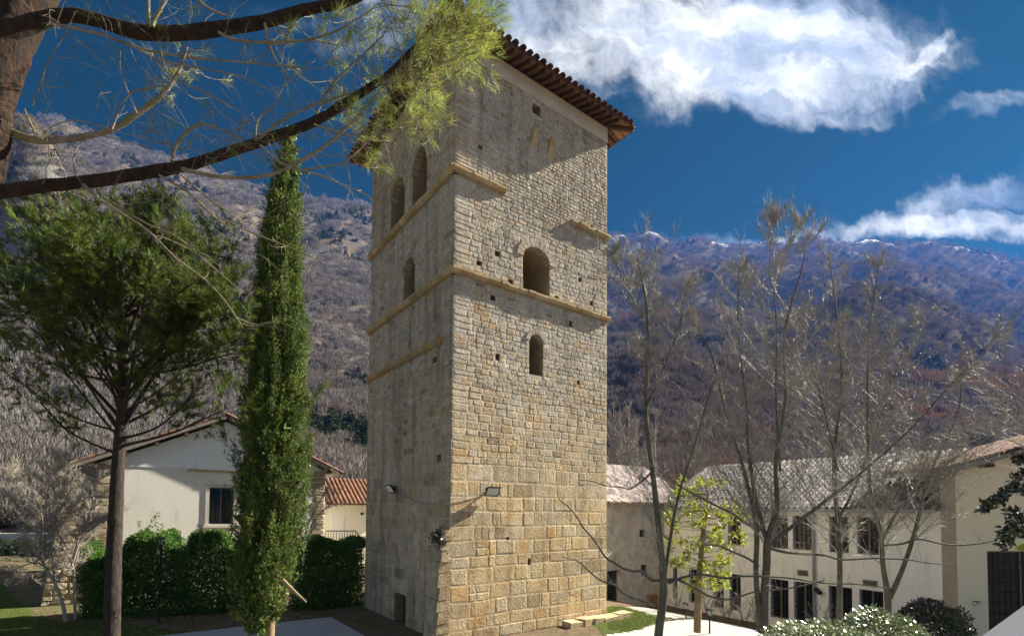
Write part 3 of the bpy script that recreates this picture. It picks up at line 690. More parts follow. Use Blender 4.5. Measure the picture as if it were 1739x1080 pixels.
b = MB(); b.box((-OH+.02, -OH+.0, ZE-.0), (W+OH-.02, -OH+.035, ZE+.05)); b.box((-OH+0, -OH+.036, ZE), (-OH+.035, L+OH-.02, ZE+.05)); b.build('fascia', M_WOOD, tower)
# plinth ledge at the foot of the right-hand face
pl = empty('stone_ledge', T3(4.6, -0.55, 0), ROTZ, 'low broken stone ledge along the foot of the sunlit tower wall', 'ledge')
rr = random.Random(9); x = 0
while x < 3.0:
    w_ = rr.uniform(.5, .9); b = MB(); b.box((x, 0, -.1), (x+w_-.012, .5, .20+rr.uniform(-.05, .05)), jit=0.03); b.build('slab', M_STONE, pl); x += w_
# iron door inside the small door opening, wall lamps and cable
vdo = OPS_L[3]
b = MB(); b.box((0.35, vdo[0]-vdo[1]+.01, 0), (0.40, vdo[0]+vdo[1]-.01, vdo[3])); b.build('door', M_WOOD, tower)
def floodlight(pos, yaw, label, group='floodlights on the tower walls'):
    t = empty('floodlight', pos, yaw, label, 'floodlight', group)
    b = MB(); b.bar((0, 0, 0), (0, -0.16, 0.03), 0.05, 0.05); b.box((-.08, -.012, -.1), (.08, .0, .1)); b.build('bracket', M_IRON, t)
    Q = lambda x, a, b_: (x, -.14-.10*0-a*.50-b_*.80, .16-a*.80*1.0+b_*(-.50)+.0)
    # a = distance down the slanting panel, b_ = distance out of its glass side
    Q = lambda x, a, b_: (x, -.34+a*.52-b_*.82, .10-a*.80-b_*.50)
    b = MB(); V = [Q(-.27, 0, 0), Q(.27, 0, 0), Q(.27, .38, 0), Q(-.27, .38, 0), Q(-.2, .06, -.10), Q(.2, .06, -.10), Q(.2, .32, -.10), Q(-.2, .32, -.10)]
    b.add(V, [(0, 1, 2, 3), (0, 4, 5, 1), (1, 5, 6, 2), (2, 6, 7, 3), (3, 7, 4, 0), (7, 6, 5, 4)]); b.build('housing', M_IRON, t)
    b = MB(); b.poly([Q(-.22, .05, .006), Q(.22, .05, .006), Q(.22, .33, .006), Q(-.22, .33, .006)]); b.build('lamp_glass', M_LAMPG, t)
    return t
u_, z_ = hit_v(830, 832); floodlight(T3(u_, 0.0, z_), ROTZ, 'black floodlight on the sunlit wall of the tower, right of the corner')
v_, z2_ = hit_u(672, 828); floodlight(T3(0.0, v_, z2_), ROTZ-math.pi/2, 'black floodlight on the shaded left wall of the tower')
b = MB(); pts = []
for k in range(9):
    f = k/8; v = v_*(1-f)-.06; pts.append(T3(-0.05, v if k < 8 else -0.05, z2_+(z_-z2_)*f*0.9-0.55*math.sin(math.pi*f*0.8)))
pts.append(T3(-0.05, -0.05, pts[-1].z))
for k in range(1, 5): f = k/4; pts.append(T3(u_*f, -0.05, pts[9].z*(1-f)+(z_)*f-0.05*math.sin(math.pi*f)))
b.tube(pts, 0.012, 5); tagp(b.build('power_cable', M_PIPE), 'thin grey cable sagging round the tower corner between the two floodlights', 'cable')

# ================================================================== BUILDINGS
def wall_panel(mb, to3, a0, a1, z0, z1, wins, dep=0.22, top=None):
    """flat wall with rectangular holes and reveals; to3(a, depth, z)"""
    As = sorted({a0, a1} | {w_[0] for w_ in wins} | {w_[1] for w_ in wins}); Zs = sorted({z0, z1} | {w_[2] for w_ in wins} | {w_[3] for w_ in wins})
    for i in range(len(As)-1):
        for j in range(len(Zs)-1):
            am, zm = (As[i]+As[i+1])/2, (Zs[j]+Zs[j+1])/2
            if any(w_[0] < am < w_[1] and w_[2] < zm < w_[3] for w_ in wins): continue
            mb.poly([to3(As[i], 0, Zs[j]), to3(As[i+1], 0, Zs[j]), to3(As[i+1], 0, Zs[j+1]), to3(As[i], 0, Zs[j+1])])
    for (p, q, r, s_) in wins:
        for (c, d) in (((p, r), (q, r)), ((q, r), (q, s_)), ((q, s_), (p, s_)), ((p, s_), (p, r))):
            mb.poly([to3(c[0], 0, c[1]), to3(d[0], 0, d[1]), to3(d[0], dep, d[1]), to3(c[0], dep, c[1])])
def bx(mb, to3, a0, a1, d0, d1, z0, z1, tone=(1, 1, 1)):
    P0 = to3(a0, d0, z0); P1 = to3(a1, d1, z1); mb.box(P0, P1, tone)
def grille_window(root, to3, p, q, r, s_, dep=0.2, nv=4, nh=6, bars=True, frame=None, glass=True, name='window'):
    b = MB(); fw = 0.06
    bx(b, to3, p, p+fw, dep-.06, dep, r, s_); bx(b, to3, q-fw, q, dep-.06, dep, r, s_); bx(b, to3, p+fw, q-fw, dep-.06, dep, s_-fw, s_); bx(b, to3, p+fw, q-fw, dep-.06, dep, r, r+fw); m_ = (p+q)/2
    bx(b, to3, m_-.03, m_+.03, dep-.055, dep-.003, r+fw, s_-fw)
    wo_ = b.build(name, M_GREYW, root)
    b = MB(); b.poly([to3(p, dep-.02, r), to3(q, dep-.02, r), to3(q, dep-.02, s_), to3(p, dep-.02, s_)]); b.build('pane', M_GLASS, wo_)
    if bars:
        b = MB()
        for k in range(1, nv+1): a = p+(q-p)*k/(nv+1); bx(b, to3, a-.010, a+.010, .05, .07, r, s_)
        for k in range(1, nh+1): z = r+(s_-r)*k/(nh+1); bx(b, to3, p, q, .071, .085, z-.010, z+.010)
        b.build('grille', M_IRON, wo_)
    return wo_
# ---- chapel on the left (gable wall parallel to the sunlit tower face)
CV = 14.6; CU0 = hit_v(160, 860, CV)[0]; CU1 = hit_v(551, 860, CV)[0]; cw = CU1-CU0
che = hit_v(160, 787, CV)[1]; cha = hit_v(385, 716, CV)[1]; ca = hit_v(385, 716, CV)[0]-CU0; che2 = hit_v(551, 800, CV)[1]
chapel = empty('chapel', T3(CU0, CV, 0), ROTZ, 'cream rendered chapel with low tiled gable roof and one barred window, behind the hedge', 'building')
C3 = lambda a, d, z: (a, d, z)
def cw_hit(px, py): u, z = hit_v(px, py, CV); return u-CU0, z
wa, wz1 = cw_hit(356, 827); wb, _ = cw_hit(397, 860); _, wz0 = cw_hit(375, 890)
b = MB(); DL = 13.0
wall_panel(b, C3, 0, cw, 0, min(che, che2), [(wa, wb, wz0, wz1)], 0.35)
zl = min(che, che2); b.poly([(0, 0, zl), (cw, 0, zl), (cw, 0, che2+0.001), (ca, 0, cha), (0, 0, che+0.001)])
b.poly([(0, DL, 0), (0, 0, 0), (0, 0, che), (0, DL, che)]); b.poly([(cw, 0, 0), (cw, DL, 0), (cw, DL, che2), (cw, 0, che2)]); b.poly([(cw, DL, 0), (0, DL, 0), (0, DL, che), (ca, DL, cha), (cw, DL, che2)])
b.build('wall', M_CREAM, chapel)
# rendered gable panel standing proud, thin brick string course
zs1 = cw_hit(300, 795)[1]
b = MB(); a_, z_a = cw_hit(318, 795); b.box((a_, -.06, zs1-.12), (cw-.3, -.003, zs1-.02)); b.build('string_course', M_CORN, chapel)
def gable_strip(z0): pass
b = MB(); ri = lambda a: che+(cha-che)*a/ca if a < ca else cha+(che2-cha)*(a-ca)/(cw-ca)
b.add([(0.35, -.03, zs1), (cw-.3, -.03, zs1), (cw-.3, -.03, ri(cw-.3)-.02), (ca, -.03, cha-.02), (0.35, -.03, ri(.35)-.02)], [(0, 1, 2, 3, 4)])
b.add([(0.35, -.03, zs1), (cw-.3, -.03, zs1), (cw-.3, 0, zs1), (0.35, 0, zs1)], [(3, 2, 1, 0)]); b.build('gable_render', M_WHITE, chapel)
cwn = grille_window(chapel, C3, wa, wb, wz0, wz1, 0.34, 5, 7)
b = MB(); fw = .16
b.box((wa-fw, -.04, wz0-.02), (wa, .0, wz1+fw)); b.box((wb, -.04, wz0-.02), (wb+fw, .0, wz1+fw)); b.box((wa, -.04, wz1), (wb, .0, wz1+fw)); b.box((wa-fw-.05, -.08, wz0-.16), (wb+fw+.05, .0, wz0-.02)); b.build('stone_surround', M_PLASTER, cwn)
# corner quoins
rr = random.Random(12)
for side in (0, 1):
    z = 0.0
    while z < che-0.2:
        h = rr.uniform(.24, .4); w_ = rr.uniform(.45, .8); b = MB(); g = rr.uniform(.8, 1.15); x0 = -.03 if side == 0 else cw-w_; x1 = w_ if side == 0 else cw+.03
        vv, ff = stone_mesh(lambda a, d, zz: (a, d-INS-.004, zz), x0, x1, z+.01, z+h-.01, .035, .6); b.add(vv, ff, (g*.78, g*.82, g*.92)); b.build('quoin', M_STONE, chapel); z += h
    if side == 0:
        for k in range(2):
            b = MB(); b.box((-.02-.9, .0+.02, 0), (-.02, .5, 2.2-1.0*k)); 
# roof slabs with rafters
ov, oe, th = 0.55, 0.75, 0.14
def chapel_roof(a0, z0, a1, z1, nm, side):
    d = Vector((a1-a0, 0, z1-z0)).normalized(); n_ = Vector((-d.z, 0, d.x)); 
    if n_.z < 0: n_ = -n_
    p0 = Vector((a0, 0, z0)); p1 = Vector((a1, 0, z1)); e = p1 + d*oe if side else p0 - d*oe
    s0, s1 = (p0, e) if side else (e, p1)
    b = MB(); V = []
    for y in (-ov, DL+ov):
        for q in (s0, s1): V += [q+Vector((0, y, 0))+n_*0.10, q+Vector((0, y, 0))+n_*(0.10+th)]
    b.add(V, [(0, 1, 3, 2), (4, 6, 7, 5), (0, 4, 5, 1), (2, 3, 7, 6), (1, 5, 7, 3), (0, 2, 6, 4)]); r = b.build('roof', M_GREYW, chapel)
    o = (s0 if side == 0 else s1); upd = d if side == 0 else -d; ln = (s1-s0).length
    o3 = o+Vector((0, -ov if side == 0 else DL+ov, 0))+n_*(0.10+th-.03); ax = Vector((0, 1 if side == 0 else -1, 0))
    tile_slope(o3, ax, upd, n_, DL+2*ov, ln, lambda x, y: True, M_TILE, r, sp=0.26)
    for k in range(5):
        f = (k+.5)/5; q = s0.lerp(s1, f); b = MB(); b.tube([q+Vector((0, -ov+.05, 0))-n_*.0, q+Vector((0, 0.0, 0))], 0.09, 8); b.build('purlin', M_WOOD, chapel)
chapel_roof(0, che, ca, cha, 'a', 0); chapel_roof(ca, cha, cw, che2, 'b', 1)
# low rubble wall / buttress at the left of the chapel
rub = empty('rubble_wall', T3(CU0-1.6, CV+.1, 0), ROTZ, 'grey rubble stone buttress wall against the left end of the chapel', 'wall')
rr = random.Random(31); z = 0; st = MB()
while z < 4.2:
    h = rr.uniform(.2, .34); x = 0.1*z; cnt = 0
    while x < 1.5:
        w_ = rr.uniform(.25, .5); vv, ff = stone_mesh(lambda a, d, zz: (a, d, zz), x+.01, min(x+w_, 1.56)-.01, z+.01, z+h-.01, .05, .9); g = rr.uniform(.8, 1.2); b = MB(); g *= .8; b.add(vv, ff, (g*.86, g*.92, g*1.05)); b.build('stone', M_STONE, rub); x += w_
    z += h
b = MB(); b.add([(0, .02, 0), (1.56, .02, 0), (1.56, .02, 4.2), (.45, .02, 4.2), (0, .9, 0), (1.56, .9, 0), (1.56, .9, 4.2), (.45, .9, 4.2)], [(0, 1, 2, 3), (7, 6, 5, 4), (3, 2, 6, 7), (0, 3, 7, 4), (1, 5, 6, 2)]); b.build('core', M_MORTAR, rub)

# ---- small house between chapel and tower
SD = 20.0; HV = to_uv(P(553, 860, 36))[1]
def sh(px, py): return hit_v(px, py, HV)
ha, hz1 = sh(548, 857); hb, _ = sh(640, 857); house = empty('small_house', T3(ha, HV, 0), ROTZ, 'small cream house with red tiled roof between chapel and tower', 'building')
hw_ = hb-ha+1.5; hz1 = 4.35; b = MB(); b.box((0, 0, 0), (hw_, 5, hz1)); b.build('wall', pmat('pale_yellow_render', (.80, .75, .58), (.75, .70, .54), .6, coord='world'), house)
b = MB(); rz = sh(590, 822)[1]+0.25; b.add([(-.5, -.5, hz1), (hw_+.5, -.5, hz1), (hw_+.5, 2.5, rz+.25), (-.5, 2.5, rz+.25), (-.5, 5.5, hz1), (hw_+.5, 5.5, hz1)], [(0, 1, 2, 3), (3, 2, 5, 4), (0, 3, 4), (1, 5, 2), (0, 4, 5, 1)]); hr = b.build('roof', M_WOOD, house)
uu = Vector((0, 3.0, rz+.25-hz1)).normalized(); tile_slope(Vector((-.5, -.5, hz1)), Vector((1, 0, 0)), uu, Vector((0, -uu.z, uu.y)), hw_+1, 3.2, lambda x, y: True, M_TILE, hr, sp=0.32)
b = MB(); a_, z_ = sh(614, 872); b.tube([(a_-ha, -.02, z_), (a_-ha, -.12, z_)], .1, 8); b.build('wall_lamp', M_IRON, house)
b = MB(); a_, z_ = sh(586, 880); b.box((a_-ha-1.0, -.03, 0), (a_-ha-.05, -.002, z_+.35)); b.build('door', M_CREAM, house)
rail = empty('stair_railing', P(553, 915, 33), 0, 'dark metal railing of a ramp in front of the small house', 'railing')
p0 = P(553, 901, 33); p1 = P(604, 901, 33); p2 = P(622, 925, 31); O = rail.location.copy()
b = MB(); b.tube([p0-O, p1-O, p2-O], .035, 6); b.build('handrail', M_IRON, rail)
proto = None
for k in range(16):
    q = (p0.lerp(p1, k/11) if k < 12 else p1.lerp(p2, (k-11)/5))-O
    if proto is None: b = MB(); b.tube([(0, 0, -1.0), (0, 0, 0)], .018, 5); proto = b.build('baluster', M_IRON, rail); proto.location = q
    else: copyo(proto, rail, q)

# ---- long white building on the right (facade faces the tower's shaded side)
FU = 17.7; GZ = -1.5
lb = empty('long_building', T3(FU, 0, GZ), ROTZ, 'long two storey white building with barred windows and dark tiled roof at the right', 'building')
def fh(px, py): v, z = hit_u(px, py, FU); return v, z-GZ
v0 = fh(1598, 900)[0]; v1 = fh(1128, 900)[0]; ez = fh(1400, 853)[1]
F3 = lambda a, d, z: (d, a, z)
wins = []
def zrow(ya, yb, x=1425): return fh(x, yb)[1], fh(x, ya)[1]
U0, U1 = zrow(877, 938); 
UP = [(1236, 1258), (1308, 1338), (1346, 1378), (1408, 1441), (1455, 1492)]
for (xa, xb) in UP: wins.append((fh(xb, 905)[0], fh(xa, 905)[0], U0, U1))
G1 = fh(1345, 986)[1]; G0 = fh(1345, 1054)[1]; DN = [(1143, 1150), (1170, 1190), (1211, 1229), (1239, 1258), (1308, 1339), (1348, 1381), (1407, 1447), (1459, 1500)]
for (xa, xb) in DN: wins.append((fh(xb, 1010)[0], fh(xa, 1010)[0], max(G0, .25), G1))
b = MB(); wall_panel(b, F3, v0, v1, 0, ez, wins, 0.28); b.f = [tuple(reversed(f)) for f in b.f]
b.poly([(0, v0, 0), (6, v0, 0), (6, v0, ez), (0, v0, ez)]); b.poly([(0, v1, 0), (0, v1, ez), (7, v1, ez), (7, v1, 0)]); b.poly([(7, v0, 0), (7, v1, 0), (7, v1, ez), (7, v0, ez)])
b.build('wall', M_WHITE, lb)
for i, (p, q, r, s_) in enumerate(wins): grille_window(lb, F3, p, q, r, s_, .27, 3, 6 if i < 5 else 7)
rise = fh(1400, 782)[1]-ez
# roof: solve for the ridge depth so its line passes where the photograph shows it
RD = 5.0
def ridge_z(px, py, du): v, z = hit_u(px, py, FU+du); return z-GZ
rz_ = ridge_z(1400, 783, RD)
b = MB(); e_ = 0.7; sl_ = (rz_-ez)/RD; ze = ez-e_*sl_
b.add([(-e_, v0-.0, ze), (-e_, v1+.3, ze), (RD, v1+.3, rz_), (RD, v0-.0, rz_), (2*RD+e_, v1+.3, ze), (2*RD+e_, v0, ze)], [(0, 3, 2, 1), (3, 5, 4, 2), (0, 5, 3), (1, 2, 4), (0, 1, 4, 5)])
lr = b.build('roof', M_WOOD, lb)
uu = Vector((RD+e_, 0, rz_-ze)).normalized()
def greytone(rr):
    g = rr.uniform(.45, 1.3)
    if rr.random() < 0.17: g = rr.uniform(1.8, 3.8)  # highlights on the roof painted in as random bright tiles
    return (g, g*.97, g*.97)
tile_slope(Vector((-e_, v1+.3, ze+.02)), Vector((0, -1, 0)), uu, Vector((-uu.z, 0, uu.x)), v1+.3-v0, (RD+e_)/uu.x, lambda x, y: True, M_TILEG, lr, sp=0.27, tl=.46, ov=.38, tones=greytone)
b = MB(); b.tube([(-e_-.04, v0, ze-.03), (-e_-.04, v1+.3, ze-.03)], .07, 8); b.build('gutter', M_PIPE, lb)
pv = fh(1383, 960)[0]; b = MB(); b.tube([(-.1, pv, 0), (-.1, pv, ez-.3), (-e_, pv, ze-.05)], .055, 8); b.build('downpipe', M_PIPE, lb)
for (xa, xb, ya) in ((1355, 1372, 968), (1466, 1490, 986)):
    p_, z_ = fh(xb, ya+5); q_, _ = fh(xa, ya+5); b = MB(); b.box((-.05, p_, z_-.13), (-.002, q_, z_+.13)); o = b.build('vent', M_GREYW, lb)
    b = MB()
    for k in range(4): b.box((-.07, p_+.03, z_-.1+.055*k), (-.05, q_-.03, z_-.08+.055*k))
    b.build('louvre', M_IRON, o)
for (px, py) in ((1389, 1000), (1394, 1005)):
    v_, z_ = fh(px, py); c_ = empty('wall_lamp', T3(FU, v_, z_+GZ), ROTZ, 'upper of two round black lamps beside the downpipe of the white building' if px == 1389 else 'lower of two round black lamps beside the downpipe of the white building', 'lamp', 'pair of round black wall lamps')
    b = MB(); b.tube([(0, 0, 0), (-.12, 0, 0)], .04, 6); b.build('bracket', M_IRON, c_)
    b = MB(); b.ball((-.16, 0, 0), .11, 10, 8); b.build('lamp_head', M_IRON, c_, smooth=True)
# cornice strip under the eave
b = MB(); b.box((-.06, v0+.01, ez-.28), (-.003, v1-.01, ez-.10)); b.build('eave_band', M_WHITE, lb)
# ---- rough stone wing that closes the courtyard behind the tower
WV = v1; wing = empty('rear_wing', T3(FU-7, WV, GZ), ROTZ, 'weathered beige wing with small barred openings and sunlit tiled roof, beside the tower', 'building')
def wh(px, py): u, z = hit_v(px, py, WV); return u-FU+7, z-GZ
x0 = wh(985, 900)[0]; x1 = wh(1140, 900)[0]; wz = wh(1080, 846)[1]
wns = []
for (xa, xb, ya, yb) in ((1086, 1096, 899, 912), (1089, 1099, 959, 978)):
    wns.append((wh(xa, ya)[0], wh(xb, ya)[0], wh(xa, yb)[1], wh(xa, ya)[1]))
dr = (wh(1034, 985)[0]-.7, wh(1053, 985)[0], 0.05, wh(1045, 968)[1]); wns.append(dr)
def rough_extra(t, vec, col):
    s_ = t.mr(t.noise(t.vmul(vec, (1, 1, 1)), 1.6, 6, 0.7), .45, .65); col = t.mix(t.m('MULTIPLY', s_, .6), col, (.30, .27, .22)); 
    d_ = t.mr(t.noise(vec, 0.5, 5, .7), .5, .66); return t.mix(t.m('MULTIPLY', d_, .5), col, (.46, .36, .24))
M_ROUGH = pmat('rough_render', (0.66, 0.61, 0.50), (0.56, 0.51, 0.42), 3, rough=.95, bump=.8, bscale=9, coord='world', extra=rough_extra)
b = MB(); wall_panel(b, C3, x0, x1, 0, wz, wns, .3); b.poly([(x0, 0, 0), (x0, 0, wz), (x0, 6, wz), (x0, 6, 0)]); b.poly([(x0, 6, 0), (x0, 6, wz), (x1+1, 6, wz), (x1+1, 6, 0)]); b.build('wall', M_ROUGH, wing)
for i, (p, q, r, s_) in enumerate(wns): grille_window(wing, C3, p, q, r, s_, .28, 2, 3, name='window' if i < 2 else 'door')
rzw = hit_v(1120, 802, WV+3.2)[1]-GZ; sw = (rzw-wz)/3.2; b = MB(); 
b.add([(x0-.4, -.5, wz-.5*sw), (x1+.5, -.5, wz-.5*sw), (x1+2.2, 3.2, rzw), (x0-.4, 3.2, rzw), (x1+2.2, 6.9, wz-.5*sw), (x0-.4, 6.9, wz-.5*sw)], [(0, 1, 2, 3), (3, 2, 4, 5), (0, 3, 5), (1, 4, 2), (0, 5, 4, 1)]); wr_ = b.build('roof', M_WOOD, wing)
uu = Vector((0, 3.7, rzw-wz+.5*sw)).normalized()
tile_slope(Vector((x0-.4, -.5, wz-.5*sw+.02)), Vector((1, 0, 0)), uu, Vector((0, -uu.z, uu.y)), x1-x0+2.4, 3.7/uu.y, lambda x, y: x < x1-x0+.9+y*.45, M_TILEG, wr_, sp=.26, tl=.44, ov=.36, tones=lambda rr: (lambda g: (g, g*1.0, g*1.0))(rr.uniform(2.6, 7.5)))  # sun sheen of this roof painted in by raised tile tones
a_, z_ = wh(1104, 1022); b = MB(); b.box((a_-.35, -.25, z_-.2), (a_+.35, .0, z_+.45)); b.build('brick_box', M_BRICK, wing)
# small brick gable between the two roofs
bg_ = empty('brick_dormer', T3(FU-1.0, WV+2.0, GZ+wz), ROTZ, 'small orange brick gable between the two tiled roofs', 'gable')
b = MB(); b.add([(0, 0, 0), (2.2, 0, 0), (2.2, 0, 1.0), (1.1, 0, 1.45), (0, 0, 1.0), (0, 2, 0), (2.2, 2, 0), (2.2, 2, 1.0), (1.1, 2, 1.45), (0, 2, 1.0)], [(0, 1, 2, 3, 4), (9, 8, 7, 6, 5), (0, 4, 9, 5), (1, 6, 7, 2)]); b.build('brick_wall', M_BRICK, bg_)
b = MB(); b.add([(-.2, -.2, .95), (1.1, -.2, 1.5), (1.1, 2, 1.5), (-.2, 2, .95), (2.4, -.2, .95), (2.4, 2, .95)], [(0, 1, 2, 3), (1, 4, 5, 2)]); b.build('roof', M_TILE, bg_)
# ---- yellow house at the right edge (wall along u, gable rising to the right)
YV = fh(1624, 900)[0]; YC = T3(FU, YV, GZ)          # its near corner stands on the line of the long facade
yh = empty('yellow_house', YC, 0, 'pale yellow house with large barred window at the right edge', 'building')
def yhit(px, py): q = P(px, py, YC.y); return q.x-YC.x, q.z
yu0 = 0.0; ydepth = 3.4
yw0 = yhit(1676, 935); yw1u = yhit(1800, 935)[0]; ywz0 = yhit(1690, 1115)[1]
ye = yhit(1624, 800)[1]; yu1 = 16.0; yp = yhit(1739, 768)
slp = (yp[1]-ye)/yp[0]
Y3 = lambda a, d, z: (a, d, z-GZ)
b = MB(); wall_panel(b, Y3, yu0, yu1, GZ, ye, [(yw0[0], yw1u, ywz0, yw0[1])], .2)
ua = (yu0+yu1)/2; yaz = ye+slp*(ua-yu0)
b.poly([Y3(yu0, 0, ye), Y3(yu1, 0, ye), Y3(ua, 0, yaz)]); bs_ = MB(); _e = T3(FU-.004, v0, GZ)-YC; bs_.poly([(0, 0, 0), (0, 0, ye-GZ+.4), (_e.x, _e.y, ye-GZ+.4), (_e.x, _e.y, 0)]); bs_.build('side_wall', pmat('beige_render', (.40, .36, .28), (.34, .30, .24), 1.5, coord='world'), yh); b.poly([Y3(yu1, 0, GZ), Y3(yu1, ydepth, GZ), Y3(yu1, ydepth, ye), Y3(yu1, 0, ye)])
b.build('wall', M_YEL, yh)
gw = grille_window(yh, Y3, yw0[0], yw1u, ywz0, yw0[1], .19, 5, 9)
b = MB()
for s_ in (0, 1):
    p0_ = Vector(Y3(yu0-.75 if s_ == 0 else yu1+.75, 0, ye-.75*slp)); p1_ = Vector(Y3(ua, 0, yaz)); V = []
    for y in (-.65, ydepth):
        for q in (p0_, p1_): V += [q+Vector((0, y, .08)), q+Vector((0, y, .24))]
    b.add(V, [(0, 1, 3, 2), (4, 6, 7, 5), (0, 4, 5, 1), (2, 3, 7, 6), (1, 5, 7, 3), (0, 2, 6, 4)])
yr = b.build('roof', M_GREYW, yh)
p0_ = Vector(Y3(yu0-.75, -.65, ye-.75*slp+.24)); uu = Vector((1, 0, slp)).normalized()
tile_slope(p0_, Vector((0, 1, 0)), uu, Vector((-uu.z, 0, uu.x)), ydepth, (ua-yu0+.75)/uu.x, lambda x, y: True, M_TILE, yr, sp=.27)
for f in (0.12, .55):
    q = Vector(Y3(yu0+f*(ua-yu0), 0, ye+slp*f*(ua-yu0)-.05)); b = MB(); b.tube([q+Vector((0, -.55, 0)), q], .10, 8); b.build('purlin', M_WOOD, yh)
a_, z_ = yhit(1656, 1023); lp_ = empty('wall_spotlight', (YC.x+a_, YC.y, z_), 0, 'small white box lamp on the pale yellow wall left of the big window', 'lamp')
b = MB(); b.box((-.09, -.14, -.05), (.09, -.03, .06)); b.build('housing', M_PLASTER, lp_); b = MB(); b.box((-.08, -.16, .061), (.08, -.0, .075)); b.build('cover', M_IRON, lp_)
# the camera stands on a raised terrace: its wall and the white rail at the right
tr = MB(); tr.box((-6, -6, 0), (7, 0.6, 2.65)); tr.build('terrace', M_PAVE, kind='structure')

# ================================================================== VEGETATION
def rail_bar():
    b = MB(); b.bar(P(1640, 1158, 1.55), P(1840, 1022, 1.35), 0.09, 0.13); o = b.build('handrail', M_WHITEP, None)
    return tagp(o, 'white painted handrail of the terrace in the lower right corner', 'railing')
M_WHITEP = pmat('white_paint', (0.82, 0.82, 0.80), rough=0.4, tone=False)
rail_bar()

def leaves(name, C, D, LEN, WID, mat, parent=None, kind='stuff', tone=None, tri=False, flat=0.0):
    """C centres (N,3), D directions (N,3); every leaf a small rhomb or a needle triangle"""
    C = np.asarray(C, float); D = np.asarray(D, float); n = len(C)
    D /= np.linalg.norm(D, axis=1, keepdims=True)+1e-9
    rv = RNG.normal(size=(n, 3))
    if flat: rv = rv*(1-flat)+np.array([0, 0, 1.6])*flat
    S = np.cross(D, rv); S /= np.linalg.norm(S, axis=1, keepdims=True)+1e-9
    LEN = np.broadcast_to(LEN, (n,))[:, None]; WID = np.broadcast_to(WID, (n,))[:, None]
    if tri:
        V = np.stack([C-S*WID/2, C+S*WID/2, C+D*LEN], 1); F = np.arange(n*3).reshape(n, 3)
    else:
        Nn = np.cross(D, S)
        V = np.stack([C, C+D*LEN*0.45+S*WID/2+Nn*WID*0.12, C+D*LEN, C+D*LEN*0.45-S*WID/2+Nn*WID*0.12], 1); F = np.arange(n*4).reshape(n, 4)
    if tone is None:
        g = RNG.uniform(0.7, 1.3, n); tone = np.stack([g*RNG.uniform(.9, 1.15, n), g, g*RNG.uniform(.8, 1.1, n)], 1)
    return npmesh(name, V.reshape(-1, 3), F, mat, parent, tone, kind=kind)
def tufts(name, C, D, n, ln, wd, cone, mat, parent, tone=None):
    C = np.asarray(C, float); D = np.asarray(D, float); D /= np.linalg.norm(D, axis=1, keepdims=True)+1e-9
    k = len(C); CC = np.repeat(C, n, 0)+RNG.normal(size=(k*n, 3))*0.01; DD = np.repeat(D, n, 0)
    t = RNG.uniform(-1, 0.2, (k*n, 1)); CC = CC+DD*t*ln*0.6
    dirs = DD+RNG.normal(size=(k*n, 3))*cone
    tn = None
    g = np.repeat(RNG.uniform(.65, 1.35, k), n)*RNG.uniform(.8, 1.2, k*n); tn = np.stack([g*np.repeat(RNG.uniform(.85, 1.2, k), n), g, g*.95], 1)
    return leaves(name, CC, dirs, RNG.uniform(.7, 1.1, k*n)*ln, wd, mat, parent, tri=True, tone=tn)
def smooth_pts(pts, n):
    """Catmull-Rom through (point, radius) pairs"""
    out = []; m_ = len(pts)
    for i in range(m_-1):
        p0, p1, p2, p3 = pts[max(i-1, 0)], pts[i], pts[i+1], pts[min(i+2, m_-1)]
        for k in range(n):
            t = k/n
            f = lambda a, b, c, d: 0.5*((2*b)+(-a+c)*t+(2*a-5*b+4*c-d)*t*t+(-a+3*b-3*c+d)*t**3)
            out.append((Vector([f(p0[0][j], p1[0][j], p2[0][j], p3[0][j]) for j in range(3)]), max(0.0005, p1[1]+(p2[1]-p1[1])*t)))
    out.append(pts[-1]); return out
def rvec(s=1.0): return Vector((random.gauss(0, s), random.gauss(0, s), random.gauss(0, s)))
def whip(start, d, length, r0, r1=None, n=5, wob=0.18, lift=0.0):
    p = Vector(start); d = Vector(d).normalized(); pts = [(p.copy(), r0)]; r1 = r0*0.3 if r1 is None else r1; bend = rvec(wob*0.6)
    for k in range(1, n+1):
        d = (d + rvec(wob*0.5) + bend*0.5 + Vector((0, 0, lift))).normalized(); p = p+d*(length/n); pts.append((p.copy(), r0+(r1-r0)*k/n))
    return pts
def addtube(mb, pr, n=5, tone=(1, 1, 1)): mb.tube([p for p, _ in pr], [r for _, r in pr], n, tone, cap=False)

leaves('ivy_leaves', IVY[1], IVY[2], .07, .05, M_DLEAF, IVY[0])
# ---------------------------------------------------------------- foreground pine (its trunk is at the left edge)
def pxs(lst, d0, d1, rs=1.0):
    out = []; n = len(lst)
    for i, q in enumerate(lst):
        d = d0+(d1-d0)*i/max(1, n-1); out.append((P(q[0], q[1], d), q[2]*d/F_PX*rs*math.cos(math.atan((q[0]-CX)/F_PX))))
    return out
fp = empty('pine_tree', (-3.1, 3.0, 0), 0, 'large rough barked pine whose branches and lit needle tufts hang across the upper left', 'tree')
def put(o, root):   # keep world coordinates for meshes written in world space
    o.parent = root; o.matrix_parent_inverse = Matrix.Translation(-Vector(root.location)) @ Matrix.Identity(4); return o
def bark_tube(mb, pts, nseg, nside, rough_):
    sp = smooth_pts(pts, nseg); b2 = MB(); b2.tube([p for p, _ in sp], [r for _, r in sp], nside, cap=False)
    cs_ = [p for p, _ in sp]
    for i, v in enumerate(b2.v):
        c = cs_[i//nside]; v = Vector(v); n_ = (v-c); q = v*14
        k = mnoise.noise(Vector((q.x, q.y, q.z*0.7)))*0.6+mnoise.noise(q*2.7)*0.4
        b2.v[i] = tuple(v+n_*k*rough_)
    mb.add(b2.v, b2.f)
